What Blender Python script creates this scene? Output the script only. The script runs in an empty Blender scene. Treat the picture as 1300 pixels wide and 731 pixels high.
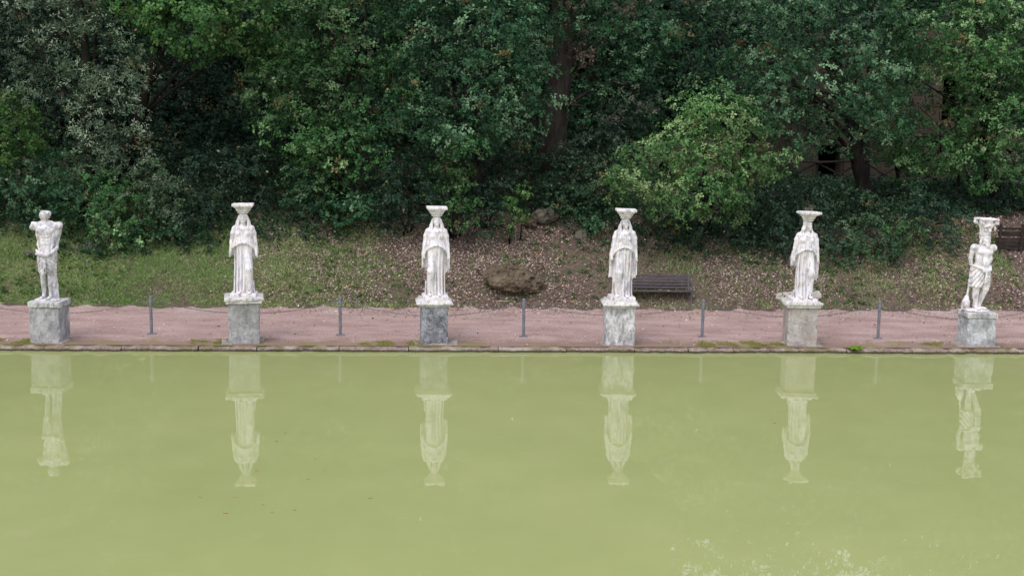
import bpy, math, random
import numpy as np
from mathutils import Matrix, Vector
R_ = math.radians
# ------------------------------------------------------------------ camera
FPX = 1600.0
CAM = np.array([0.0, -27.756, 5.331])
PITCH, YAW, ROLL = 0.1404, 0.0814, 0.0188
_F = np.array([math.sin(YAW)*math.cos(PITCH), math.cos(YAW)*math.cos(PITCH), -math.sin(PITCH)])
_R = np.array([math.cos(YAW), -math.sin(YAW), 0.0]); _U = np.cross(_R, _F)
_R2 = _R*math.cos(ROLL)+_U*math.sin(ROLL); _U2 = -_R*math.sin(ROLL)+_U*math.cos(ROLL)
sc = bpy.context.scene
COL = sc.collection
cd = bpy.data.cameras.new('camera'); cam = bpy.data.objects.new('camera', cd); COL.objects.link(cam)
cd.sensor_width = 36; cd.lens = FPX/1300*36; cd.clip_start = 0.1; cd.clip_end = 1500
m = Matrix.Identity(4)
for i in range(3):
    m[i][0] = _R2[i]; m[i][1] = _U2[i]; m[i][2] = -_F[i]; m[i][3] = CAM[i]
cam.matrix_world = m
sc.camera = cam
# ------------------------------------------------------------------ sky, sun, exposure
SUN_EL, SUN_AZ = R_(55), R_(215)      # azimuth clockwise from +y: light comes from behind the camera
w = bpy.data.worlds.new('World'); sc.world = w; w.use_nodes = True
nt = w.node_tree; bg = nt.nodes['Background']
sky = nt.nodes.new('ShaderNodeTexSky'); sky.sky_type = 'NISHITA'; sky.sun_disc = False
sky.sun_elevation = SUN_EL; sky.sun_rotation = SUN_AZ
sky.air_density = 1.0; sky.dust_density = 4.0; sky.ozone_density = 1.0
hs = nt.nodes.new('ShaderNodeHueSaturation'); hs.inputs['Saturation'].default_value = 0.85
nt.links.new(sky.outputs[0], hs.inputs['Color'])
# thin bright overcast over the blue
cn = nt.nodes.new('ShaderNodeTexNoise'); cn.inputs['Scale'].default_value = 2.2; cn.inputs['Detail'].default_value = 5
tc = nt.nodes.new('ShaderNodeTexCoord'); nt.links.new(tc.outputs['Generated'], cn.inputs['Vector'])
cr = nt.nodes.new('ShaderNodeValToRGB'); cr.color_ramp.elements[0].position = .3; cr.color_ramp.elements[0].color = (.70, .735, .88, 1)
cr.color_ramp.elements[1].position = .65; cr.color_ramp.elements[1].color = (1, .965, 1.06, 1); nt.links.new(cn.outputs['Fac'], cr.inputs[0])
cv = nt.nodes.new('ShaderNodeVectorMath'); cv.operation = 'SCALE'; cv.inputs['Scale'].default_value = 8.0; nt.links.new(cr.outputs[0], cv.inputs[0])
cm = nt.nodes.new('ShaderNodeMix'); cm.data_type = 'RGBA'; cm.inputs[0].default_value = .78
nt.links.new(hs.outputs[0], cm.inputs[6]); nt.links.new(cv.outputs[0], cm.inputs[7]); nt.links.new(cm.outputs[2], bg.inputs[0])
bg.inputs[1].default_value = 0.15
sd = bpy.data.lights.new('sun', 'SUN'); so = bpy.data.objects.new('sun', sd); COL.objects.link(so)
sd.energy = 1.25; sd.angle = R_(32); sd.color = (1.0, 0.965, 0.97)
sv = Vector((math.sin(SUN_AZ)*math.cos(SUN_EL), math.cos(SUN_AZ)*math.cos(SUN_EL), math.sin(SUN_EL)))
so.rotation_euler = sv.to_track_quat('Z', 'Y').to_euler()
sc.view_settings.view_transform = 'Standard'; sc.view_settings.look = 'None'
sc.view_settings.exposure = 0.32; sc.view_settings.gamma = 1.0
sc.view_settings.use_curve_mapping = False
sc.render.engine = 'CYCLES'
sc.cycles.max_bounces = 5; sc.cycles.diffuse_bounces = 3; sc.cycles.glossy_bounces = 3; sc.cycles.transmission_bounces = 3

# ------------------------------------------------------------------ helpers
def ray(px, py):
    d = _F*FPX + _R2*(px-650) - _U2*(py-365.5)
    return d
def at(px, py, y):
    d = ray(px, py); t = (y-CAM[1])/d[1]
    return CAM + d*t
def ppm(px, py, y):                       # photo pixels per metre at that depth
    P = at(px, py, y); return FPX/float((P-CAM) @ _F)

def snoise(x, y, z=0.0, f=1.0, seed=0, octv=3):
    r = np.random.RandomState(seed+11); out = 0.0; a = 1.0; tot = 0
    for o in range(octv):
        for k in range(4):
            v = r.normal(size=3); v /= np.linalg.norm(v); v *= f*(1+.4*r.rand()); ph = r.rand()*6.28
            out = out + a*np.sin(v[0]*x+v[1]*y+v[2]*z+ph)
            tot += a*.5
        a *= .5; f *= 2.1
    return out/tot
def sstep(a, b, x):
    t = np.clip((x-a)/(b-a), 0, 1); return t*t*(3-2*t)

GZ = 0.10                                  # height of the path above the water
def path_edge(x):
    return 5.35 + .13*np.sin(x*.45+1)+.05*np.sin(x*2.3)
def terrain(x, y):
    x = np.asarray(x, dtype=float); y = np.asarray(y, dtype=float)
    t = y-path_edge(x)
    bank = .54*np.clip(t, 0, 4.2) - .10*sstep(0, .8, t)*0
    bank = bank*sstep(-.1, .9, t)
    k = sstep(5, 9, x)
    shelf_c = sstep(4.2, 8, t)*1.35 + .28*np.clip(t-8.5, 0, 40)
    shelf_r = sstep(4.2, 7, t)*.45 + .25*np.clip(t-19, 0, 40)
    z = GZ + bank + shelf_c*(1-k) + shelf_r*k
    z = z + .07*snoise(x, y, 0, 1.6, 3)*sstep(.2, 1.5, t) + .03*snoise(x, y, 0, 7, 5)*sstep(.1, .8, t)
    z = z + .012*snoise(x, y, 0, 1.3, 8)*sstep(.6, 1.5, y)*(1-sstep(.2, 1.5, t))
    z = np.where(y < -.2, -.7, z)
    z = np.where(y < -34, .3, z)
    return z
def ground(px, py):
    d = ray(px, py); lo = 0.5; t = 20/np.linalg.norm(d)
    step = .05/np.linalg.norm(d)
    P = CAM+d*t
    while P[2] > terrain(P[0], P[1]) or P[1] < -.2:
        t += step; P = CAM+d*t
        if P[1] > 60: break
    return P

def link(o, parent=None):
    COL.objects.link(o)
    if parent is not None: o.parent = parent
    return o
def tag(o, label=None, cat=None, group=None, kind=None):
    if label: o['label'] = label
    if cat: o['category'] = cat
    if group: o['group'] = group
    if kind: o['kind'] = kind
    return o
def empty(name, loc, rz=0, label=None, cat=None, group=None):
    o = bpy.data.objects.new(name, None); link(o); o.location = [float(v) for v in loc]; o.rotation_euler = (0, 0, rz)
    o.empty_display_size = .2
    return tag(o, label, cat, group)
def mesh_np(name, V, Fq, mat, parent=None, smooth=False, tint=None):
    me = bpy.data.meshes.new(name); V = np.asarray(V, dtype=np.float32); Fq = np.asarray(Fq, dtype=np.int32)
    k = Fq.shape[1]
    me.vertices.add(len(V)); me.vertices.foreach_set('co', V.ravel())
    me.loops.add(Fq.size); me.loops.foreach_set('vertex_index', Fq.ravel())
    me.polygons.add(len(Fq)); me.polygons.foreach_set('loop_start', np.arange(len(Fq), dtype=np.int32)*k)
    me.update(calc_edges=True)
    if smooth: me.polygons.foreach_set('use_smooth', np.ones(len(Fq), dtype=bool))
    if tint is not None:
        a = me.attributes.new('tint', 'FLOAT_COLOR', 'FACE')
        a.data.foreach_set('color', np.concatenate([tint, np.ones((len(tint), 1))], 1).astype(np.float32).ravel())
    me.materials.append(mat)
    return link(bpy.data.objects.new(name, me), parent)
class MB:
    def __init__(s): s.v = []; s.f = []
    def add(s, vs, fs):
        b = len(s.v); s.v += [tuple(map(float, v)) for v in vs]; s.f += [tuple(b+i for i in f) for f in fs]
    def box(s, c, half, rz=0, rx=0, ry=0, bev=0.0, jit=0, rng=None):
        M = Matrix.Rotation(rz, 3, 'Z') @ Matrix.Rotation(ry, 3, 'Y') @ Matrix.Rotation(rx, 3, 'X')
        hx, hy, hz = half; b = min(bev, hx*.45, hy*.45, hz*.45)
        if b <= 0:
            P = [(sx*hx, sy*hy, sz*hz) for sz in (-1, 1) for sx, sy in ((-1, -1), (1, -1), (1, 1), (-1, 1))]
            fs = [(3, 2, 1, 0), (4, 5, 6, 7), (0, 1, 5, 4), (1, 2, 6, 5), (2, 3, 7, 6), (3, 0, 4, 7)]
        else:
            P = []; rings = []
            for (ins, z) in ((b, -hz), (0, -hz+b), (0, hz-b), (b, hz)):
                r = []
                for sx, sy in ((-1, -1), (1, -1), (1, 1), (-1, 1)):
                    ax, ay = hx-ins, hy-ins; c2 = b*.6
                    pts = [(sx*(ax-c2), sy*ay), (sx*ax, sy*(ay-c2))]
                    if sx*sy > 0: pts = pts[::-1] if sx < 0 and False else pts
                    if (sx, sy) in ((-1, -1), (1, 1)): pts = pts[::-1]
                    for p in pts: r.append(len(P)); P.append((p[0], p[1], z))
                rings.append(r)
            fs = []
            for a, c_ in zip(rings, rings[1:]):
                n = len(a)
                for i in range(n): fs.append((a[i], a[(i+1) % n], c_[(i+1) % n], c_[i]))
            fs.append(tuple(rings[0][::-1])); fs.append(tuple(rings[-1]))
        out = []
        for p in P:
            q = Vector(p)
            if jit: q += Vector((rng.gauss(0, jit), rng.gauss(0, jit), rng.gauss(0, jit)))
            q = M @ q; out.append((q.x+c[0], q.y+c[1], q.z+c[2]))
        s.add(out, fs)
    def tube(s, pts, rad, n=8, caps=True):
        pts = [Vector([float(a) for a in p]) for p in pts]
        if not hasattr(rad, '__len__'): rad = [rad]*len(pts)
        vs = []; fs = []; prev = None
        for i, p in enumerate(pts):
            d = (pts[min(i+1, len(pts)-1)]-pts[max(i-1, 0)]).normalized()
            if prev is None: a = d.orthogonal().normalized()
            else: a = (prev-d*prev.dot(d)).normalized()
            prev = a; b = d.cross(a)
            for k in range(n):
                t = 2*math.pi*k/n; vs.append(p+(a*math.cos(t)+b*math.sin(t))*rad[i])
        for i in range(len(pts)-1):
            for k in range(n):
                fs.append((i*n+k, i*n+(k+1) % n, (i+1)*n+(k+1) % n, (i+1)*n+k))
        if caps:
            fs.append(tuple(range(n))[::-1]); fs.append(tuple((len(pts)-1)*n+k for k in range(n)))
        s.add(vs, fs)
    def build(s, name, mat, parent=None, smooth=False):
        me = bpy.data.meshes.new(name); me.from_pydata(s.v, [], s.f); me.update()
        if smooth: me.polygons.foreach_set('use_smooth', np.ones(len(me.polygons), dtype=bool))
        me.materials.append(mat)
        return link(bpy.data.objects.new(name, me), parent)

# ------------------------------------------------------------------ materials
class MT:
    def __init__(s, name, rough=.8, spec=.3):
        s.m = bpy.data.materials.new(name); s.m.use_nodes = True; s.n = s.m.node_tree.nodes; s.l = s.m.node_tree.links
        s.b = s.n['Principled BSDF']; s.b.inputs['Roughness'].default_value = rough
        s.b.inputs['Specular IOR Level'].default_value = spec
        s.co = s.n.new('ShaderNodeNewGeometry').outputs['Position']
    def objco(s): s.co = s.n.new('ShaderNodeTexCoord').outputs['Object']; return s
    def sc(s, sx, sy, sz, co=None):
        v = s.n.new('ShaderNodeVectorMath'); v.operation = 'MULTIPLY'; s.l.new(co or s.co, v.inputs[0]); v.inputs[1].default_value = (sx, sy, sz)
        return v.outputs[0]
    def noise(s, scale, det=4, rough=.55, co=None, dist=0):
        t = s.n.new('ShaderNodeTexNoise'); t.inputs['Scale'].default_value = scale; t.inputs['Detail'].default_value = det
        t.inputs['Roughness'].default_value = rough; t.inputs['Distortion'].default_value = dist
        s.l.new(co or s.co, t.inputs['Vector']); return t.outputs['Fac']
    def vor(s, scale, co=None, out='Distance', feat='F1'):
        t = s.n.new('ShaderNodeTexVoronoi'); t.feature = feat; t.inputs['Scale'].default_value = scale
        s.l.new(co or s.co, t.inputs['Vector']); return t.outputs[out]
    def ramp(s, f, stops):
        r = s.n.new('ShaderNodeValToRGB'); e = r.color_ramp.elements
        while len(e) < len(stops): e.new(.5)
        for i, (p, c) in enumerate(stops):
            e[i].position = p; e[i].color = (c, c, c, 1) if not hasattr(c, '__len__') else (*c, 1)
        s.l.new(f, r.inputs[0]); return r.outputs[0]
    def mix(s, f, a, b, mode='MIX'):
        x = s.n.new('ShaderNodeMix'); x.data_type = 'RGBA'; x.blend_type = mode
        def put(i, v):
            if hasattr(v, 'is_linked') or hasattr(v, 'links'): s.l.new(v, i)
            elif hasattr(v, '__len__'): i.default_value = (*v, 1)
            else: i.default_value = v
        put(x.inputs[0], f); put(x.inputs[6], a); put(x.inputs[7], b); return x.outputs[2]
    def math(s, op, a, b=None, c=None):
        x = s.n.new('ShaderNodeMath'); x.operation = op
        for i, v in enumerate((a, b, c)):
            if v is None: continue
            if hasattr(v, 'links'): s.l.new(v, x.inputs[i])
            else: x.inputs[i].default_value = v
        return x.outputs[0]
    def color(s, c):
        if hasattr(c, 'links'): s.l.new(c, s.b.inputs['Base Color'])
        else: s.b.inputs['Base Color'].default_value = (*c, 1)
        return s
    def bump(s, h, dist=.02, st=1.0):
        b = s.n.new('ShaderNodeBump'); b.inputs['Distance'].default_value = dist; b.inputs['Strength'].default_value = st
        s.l.new(h, b.inputs['Height']); s.l.new(b.outputs[0], s.b.inputs['Normal']); return s
    def xyz(s, co=None):
        x = s.n.new('ShaderNodeSeparateXYZ'); s.l.new(co or s.co, x.inputs[0]); return x.outputs

def leaf_mat(name, trans=.25, rough=.5, spec=.22):
    M = MT(name, rough, spec)
    a = M.n.new('ShaderNodeAttribute'); a.attribute_name = 'tint'
    M.color(a.outputs['Color'])
    t = M.n.new('ShaderNodeBsdfTranslucent'); M.l.new(a.outputs['Color'], t.inputs[0])
    mx = M.n.new('ShaderNodeMixShader'); mx.inputs[0].default_value = trans
    out = M.n['Material Output']
    M.l.new(M.b.outputs[0], mx.inputs[1]); M.l.new(t.outputs[0], mx.inputs[2]); M.l.new(mx.outputs[0], out.inputs[0])
    return M.m
M_leaf = leaf_mat('foliage')
M_dry = leaf_mat('dry_leaf', .1, .7, .2)
M_grass = leaf_mat('grass_blade', .25, .55, .3)

def marble(name, white, grey, amt, seed, warm=.25, top=.0):
    M = MT(name, .65, .35).objco()
    off = M.n.new('ShaderNodeVectorMath'); off.operation = 'ADD'; M.l.new(M.co, off.inputs[0]); off.inputs[1].default_value = (seed*3.1, seed*1.7, seed*2.3)
    co = off.outputs[0]
    n1 = M.noise(7, 6, .65, M.sc(1.5, 1.5, .55, co)); n2 = M.noise(40, 4, .6, co); n3 = M.noise(3, 3, .5, co)
    n4 = M.noise(16, 5, .7, M.sc(1, 1, .35, co))
    c = M.mix(M.ramp(n3, [(.4, 0), (.65, 1)]), white, tuple(a*b for a, b in zip(white, (1.0, .955, .90))) if warm else white)
    c = M.mix(M.ramp(n1, [(.56-amt*.3, 0), (.78-amt*.3, .85)]), c, grey)
    c = M.mix(M.ramp(n4, [(.60-amt*.1, 0), (.72-amt*.1, .6)]), c, tuple(g*.75 for g in grey))
    c = M.mix(M.ramp(n2, [(.62, 0), (.75, .45)]), c, tuple(g*.6 for g in grey))
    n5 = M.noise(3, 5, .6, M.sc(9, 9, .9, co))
    c = M.mix(M.ramp(n5, [(.50, 0), (.66, .42)]), c, tuple(g*1.1 for g in grey))  # thin vertical grey streaks painted into the marble colour to deepen fold shading
    M.color(c)
    h = M.math('ADD', M.noise(30, 6, .6, co), M.math('MULTIPLY', n1, .8))
    M.bump(h, .008, .7)
    return M.m
WH = (.745, .73, .75); GR = (.23, .23, .25)
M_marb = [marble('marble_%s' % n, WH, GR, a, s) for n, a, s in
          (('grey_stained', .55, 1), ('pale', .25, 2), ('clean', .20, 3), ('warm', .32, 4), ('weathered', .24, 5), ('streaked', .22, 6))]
def concrete(name, base, dark, seed, streak=.4, crack=.0, warm=None):
    M = MT(name, .9, .2).objco()
    off = M.n.new('ShaderNodeVectorMath'); off.operation = 'ADD'; M.l.new(M.co, off.inputs[0]); off.inputs[1].default_value = (seed*2.7, seed*1.3, seed*4.1)
    co = off.outputs[0]
    n1 = M.noise(3.2, 7, .68, co); n2 = M.noise(9, 5, .7, M.sc(1.6, 1.6, .55, co)); n3 = M.noise(45, 4, .6, co)
    c = M.mix(M.ramp(n1, [(.42, 0), (.60, 1)]), base, dark)
    c = M.mix(M.ramp(n2, [(.48, 0), (.62, min(1, streak*1.5))]), c, tuple(d*.45 for d in dark))
    c = M.mix(M.ramp(n3, [(.5, 0), (.75, .35)]), c, tuple(min(.8, b*1.5) for b in base))
    if warm: c = M.mix(M.ramp(M.noise(2.2, 4, .6, co), [(.48, 0), (.6, .55)]), c, warm)
    h = n1
    if crack:
        cw = M.n.new('ShaderNodeVectorMath'); cw.operation = 'ADD'
        nz = M.n.new('ShaderNodeTexNoise'); nz.inputs['Scale'].default_value = 4; M.l.new(co, nz.inputs['Vector'])
        sc_ = M.n.new('ShaderNodeVectorMath'); sc_.operation = 'SCALE'; sc_.inputs['Scale'].default_value = .5; M.l.new(nz.outputs['Color'], sc_.inputs[0])
        M.l.new(co, cw.inputs[0]); M.l.new(sc_.outputs[0], cw.inputs[1])
        cr = M.ramp(M.vor(crack, cw.outputs[0], 'Distance', 'DISTANCE_TO_EDGE'), [(.0, 1), (.035, 0)])
        c = M.mix(M.math('MULTIPLY', cr, .8), c, tuple(d*.3 for d in dark))
    M.color(c); M.bump(M.math('ADD', M.noise(18, 7, .7, co), n1), .02, .8)
    return M.m
M_ped = [concrete('pedestal_cement_mottled', (.44, .44, .43), (.23, .235, .24), 1, .3, 0),
         concrete('pedestal_cement_grey', (.40, .40, .39), (.24, .24, .235), 2, .3, 0),
         concrete('pedestal_cement_cracked', (.34, .345, .375), (.15, .155, .17), 3, .4, 3.5),
         concrete('pedestal_cement_white', (.60, .60, .59), (.30, .30, .30), 4, .5, 0),
         concrete('pedestal_cement_warm', (.42, .40, .37), (.28, .26, .24), 5, .25, 0, (.42, .32, .24)),
         concrete('pedestal_cement_blotched', (.52, .54, .55), (.28, .29, .29), 6, .4, 0)]
M_cap = concrete('pedestal_cap_stone', (.66, .65, .61), (.40, .39, .36), 9, .45, 0)
M_capg = concrete('pedestal_cap_grey', (.55, .55, .53), (.30, .30, .29), 12, .5, 0)
M_foot = concrete('footing_cement', (.36, .33, .29), (.24, .20, .17), 14, .3, 0)
def flat(name, c, rough=.6, spec=.4, metal=0, nz=20, var=.35):
    M = MT(name, rough, spec).objco(); n = M.noise(nz, 5, .6)
    M.color(M.mix(M.ramp(n, [(.35, 0), (.7, 1)]), tuple(v*(1-var) for v in c), tuple(v*(1+var) for v in c)))
    M.b.inputs['Metallic'].default_value = metal; M.bump(n, .004, .5); return M.m
M_post = flat('painted_post_metal', (.16, .17, .19), .5, .4, 0)
M_chain = flat('chain_metal', (.13, .13, .13), .5, .5, .3, 60)
M_benchw = flat('bench_slat_wood', (.060, .048, .052), .6, .4, 0, 12)
M_benchm = flat('bench_iron', (.10, .105, .12), .5, .5, .2)
def bark_m(name, c):
    M = MT(name, .9, .15); n = M.noise(6, 7, .7, M.sc(1, 1, .22)); n2 = M.noise(1.5, 3, .5)
    c1 = M.mix(M.ramp(n, [(.38, 0), (.65, 1)]), tuple(v*.45 for v in c), tuple(v*1.4 for v in c))
    M.color(M.mix(M.ramp(n2, [(.5, 0), (.7, .6)]), c1, (.05, .065, .03))); M.bump(n, .06, 1); return M.m
M_bark = bark_m('bark', (.048, .040, .035))
M_barkd = bark_m('dark_bark', (.024, .020, .017))
M_wood = flat('rough_timber', (.034, .027, .022), .85, .2, 0, 14, .5)

# ------------------------------------------------------------------ setting
# ground: one sheet reaching far beyond the wood, pool bed included
gx = np.unique(np.concatenate([np.linspace(-320, -24, 22), np.arange(-24, 27, .12), np.linspace(27, 320, 22)]))
gy = np.unique(np.concatenate([np.linspace(-260, -36, 10), [-34.05, -34.0, -20, -8, -.205, -.2, -.1], np.arange(0, 16, .12), np.linspace(16, 60, 60), np.linspace(62, 420, 20)]))
GX, GY = np.meshgrid(gx, gy); GZZ = terrain(GX, GY)
nx, ny = len(gx), len(gy)
V = np.stack([GX, GY, GZZ], -1).reshape(-1, 3)
ii = (np.arange(ny-1)[:, None]*nx+np.arange(nx-1)[None]).ravel()
Fq = np.stack([ii, ii+1, ii+nx+1, ii+nx], 1)
M = MT('soil', .95, .15)
n1 = M.noise(.9, 5, .6); n2 = M.noise(9, 6, .7); n3 = M.noise(60, 4, .7)
c = M.mix(M.ramp(n2, [(.35, 0), (.65, 1)]), (.085, .058, .046), (.215, .16, .13))
c = M.mix(M.ramp(n3, [(.58, 0), (.68, .7)]), c, (.38, .31, .25))
gcol = M.mix(M.ramp(n2, [(.4, 0), (.7, 1)]), (.09, .14, .04), (.17, .21, .07))
xs = M.xyz()
gm = M.math('MULTIPLY', M.ramp(M.math('MULTIPLY', xs[0], -1), [(.0, 0), (1, 1)]), 1)   # greener towards the left end of the bank
gm = M.math('MULTIPLY', gm, M.ramp(n1, [(.38, 0), (.6, .8)]))
c = M.mix(gm, c, gcol)
M.color(c); M.bump(M.math('ADD', n2, n3), .05, 1)
o = mesh_np('ground', V, Fq, M.m, smooth=True); tag(o, kind='structure')

# path sheet (reddish pozzolana gravel)
px_ = np.arange(-40, 42, .15); rows = [-.16, .0, .15, .3, .5, .8, 1.3, 2, 3, 4, 4.6]
rowsn = len(rows)+2; V = []
for x in px_:
    e = path_edge(x) + .12*math.sin(x*5.1)+.08*math.sin(x*11.3+2)
    for y in rows+[e-.25, e]:
        z = float(terrain(x, y))+.004
        if y == e: z -= .01
        V.append((x, y, z))
V = np.array(V); n = len(px_)
ii = (np.arange(n-1)[:, None]*rowsn+np.arange(rowsn-1)[None]).ravel()
Fq = np.stack([ii, ii+rowsn, ii+rowsn+1, ii+1], 1)
M = MT('path_gravel', .95, .15)
n1 = M.noise(.75, 6, .66, M.sc(1, 2.4, 1)); n2 = M.noise(14, 6, .75); n3 = M.noise(90, 3, .6)
c = M.mix(M.ramp(n1, [(.38, 0), (.62, 1)]), (.265, .165, .138), (.41, .29, .255))
c = M.mix(M.ramp(n2, [(.42, 0), (.75, .5)]), c, (.23, .16, .15))
c = M.mix(M.ramp(n3, [(.53, 0), (.64, .9)]), c, (.66, .56, .53))
c = M.mix(M.ramp(M.vor(3.3), [(0, 1), (.055, 0)]), c, (.62, .55, .46))
xs = M.xyz(); yv = xs[1]
# damp, mossy, earthy strip along the stone edge
edge = M.ramp(M.math('ADD', M.math('MULTIPLY', yv, .5), M.math('MULTIPLY', M.math('SUBTRACT', M.noise(1.7, 4, .6), .5), .7)), [(.1, 1), (.36, 0)])
c = M.mix(M.math('MULTIPLY', edge, .75), c, (.22, .145, .115))
mo = M.math('MULTIPLY', edge, M.ramp(M.noise(1.1, 5, .7, M.sc(1, 2, 1)), [(.50, 0), (.60, 1)]))
c = M.mix(M.math('MULTIPLY', mo, M.ramp(M.noise(25, 3, .6), [(.3, .3), (.6, .95)])), c, (.20, .21, .05))
wx = M.ramp(M.math('ADD', M.noise(.8, 3, .5), 0), [(.5, 0), (.66, .5)])
far = M.ramp(M.math('MULTIPLY', yv, .2), [(.62, 0), (.98, 1)])
c = M.mix(M.math('MULTIPLY', far, wx), c, (.46, .40, .35))
M.color(c); M.bump(M.math('ADD', n2, n3), .015, 1)
o = mesh_np('path', V, Fq, M.m, smooth=True); tag(o, kind='structure')

# stone edge of the pool: irregular slabs butted end to end
rng = random.Random(5); mb = MB(); x = -34.0
while x < 36:
    L = rng.uniform(.9, 2.1); hz = .055+rng.uniform(-.008, .006); fy = -.36+rng.uniform(-.03, .03)
    nseg = max(3, int(L/.14)); vs = []; fs = []
    for k in range(nseg+1):
        xx = x+ (L-.02)*k/nseg
        a = rng.gauss(0, .014); b = rng.gauss(0, .012)
        if rng.random() < .14: a += rng.uniform(.02, .07); b -= .025
        ring = [(-.17, .0), (-.17, .088+b*.5+hz*.2), (-.24, .095+b), (fy+.04+a, .09+b), (fy+a, .055+b), (fy+.01+a*.5, -.03), (fy+.03, -.7), (-.18, -.7)]
        for (yy, zz) in ring: vs.append((xx, yy, zz))
    m_ = 8
    for k in range(nseg):
        for j in range(m_):
            fs.append((k*m_+j, k*m_+(j+1) % m_, (k+1)*m_+(j+1) % m_, (k+1)*m_+j))
    fs.append(tuple(range(m_))[::-1]); fs.append(tuple(nseg*m_+j for j in range(m_)))
    mb.add(vs, fs); x += L
M = MT('edge_stone', .9, .2); n1 = M.noise(1.3, 5, .65); n2 = M.noise(16, 6, .7)
c = M.mix(M.ramp(n2, [(.35, 0), (.7, 1)]), (.15, .11, .085), (.36, .29, .24))
c = M.mix(M.ramp(n1, [(.52, 0), (.62, .7)]), c, (.40, .36, .31))
c = M.mix(M.ramp(M.noise(2.4, 4, .6), [(.5, 0), (.62, .6)]), c, (.12, .12, .03))
zz = M.xyz()[2]
c = M.mix(M.ramp(M.math('ADD', zz, M.math('MULTIPLY', n2, .03)), [(.045, .85), (.075, 0)]), c, (.045, .04, .028))   # wet algae line
M.color(c); M.bump(n2, .03, 1)
o = mb.build('pool_kerb', M.m); tag(o, kind='structure')

# water
M = MT('pool_water', .004, .5); n1 = M.noise(.10, 4, .55); n2 = M.noise(.8, 5, .6)
f = M.math('ADD', M.math('MULTIPLY', n1, .7), M.math('MULTIPLY', n2, .3))
c = M.mix(M.ramp(f, [(.3, 0), (.7, 1)]), (.268, .308, .118), (.328, .360, .150))
c = M.mix(M.ramp(M.noise(1.2, 6, .7, None, 1.5), [(.58, 0), (.72, .28)]), c, (.36, .36, .20))
bmp = M.n.new('ShaderNodeBump'); bmp.inputs['Distance'].default_value = .012; bmp.inputs['Strength'].default_value = .10
M.l.new(M.noise(1.6, 3, .6, M.sc(1, .6, 1)), bmp.inputs['Height'])
df = M.n.new('ShaderNodeBsdfDiffuse'); gl = M.n.new('ShaderNodeBsdfGlossy'); gl.inputs['Roughness'].default_value = .004
fr = M.n.new('ShaderNodeFresnel'); fr.inputs['IOR'].default_value = 1.40; mxs = M.n.new('ShaderNodeMixShader')
M.l.new(c, df.inputs[0]); M.l.new(bmp.outputs[0], gl.inputs['Normal']); M.l.new(bmp.outputs[0], fr.inputs['Normal'])
M.l.new(fr.outputs[0], mxs.inputs[0]); M.l.new(df.outputs[0], mxs.inputs[1]); M.l.new(gl.outputs[0], mxs.inputs[2]); M.l.new(mxs.outputs[0], M.n['Material Output'].inputs[0])
V = [(-320, -34.1, 0), (320, -34.1, 0), (320, -.3, 0), (-320, -.3, 0)]
o = mesh_np('water', V, [(0, 1, 2, 3)], M.m); tag(o, kind='structure')

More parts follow.
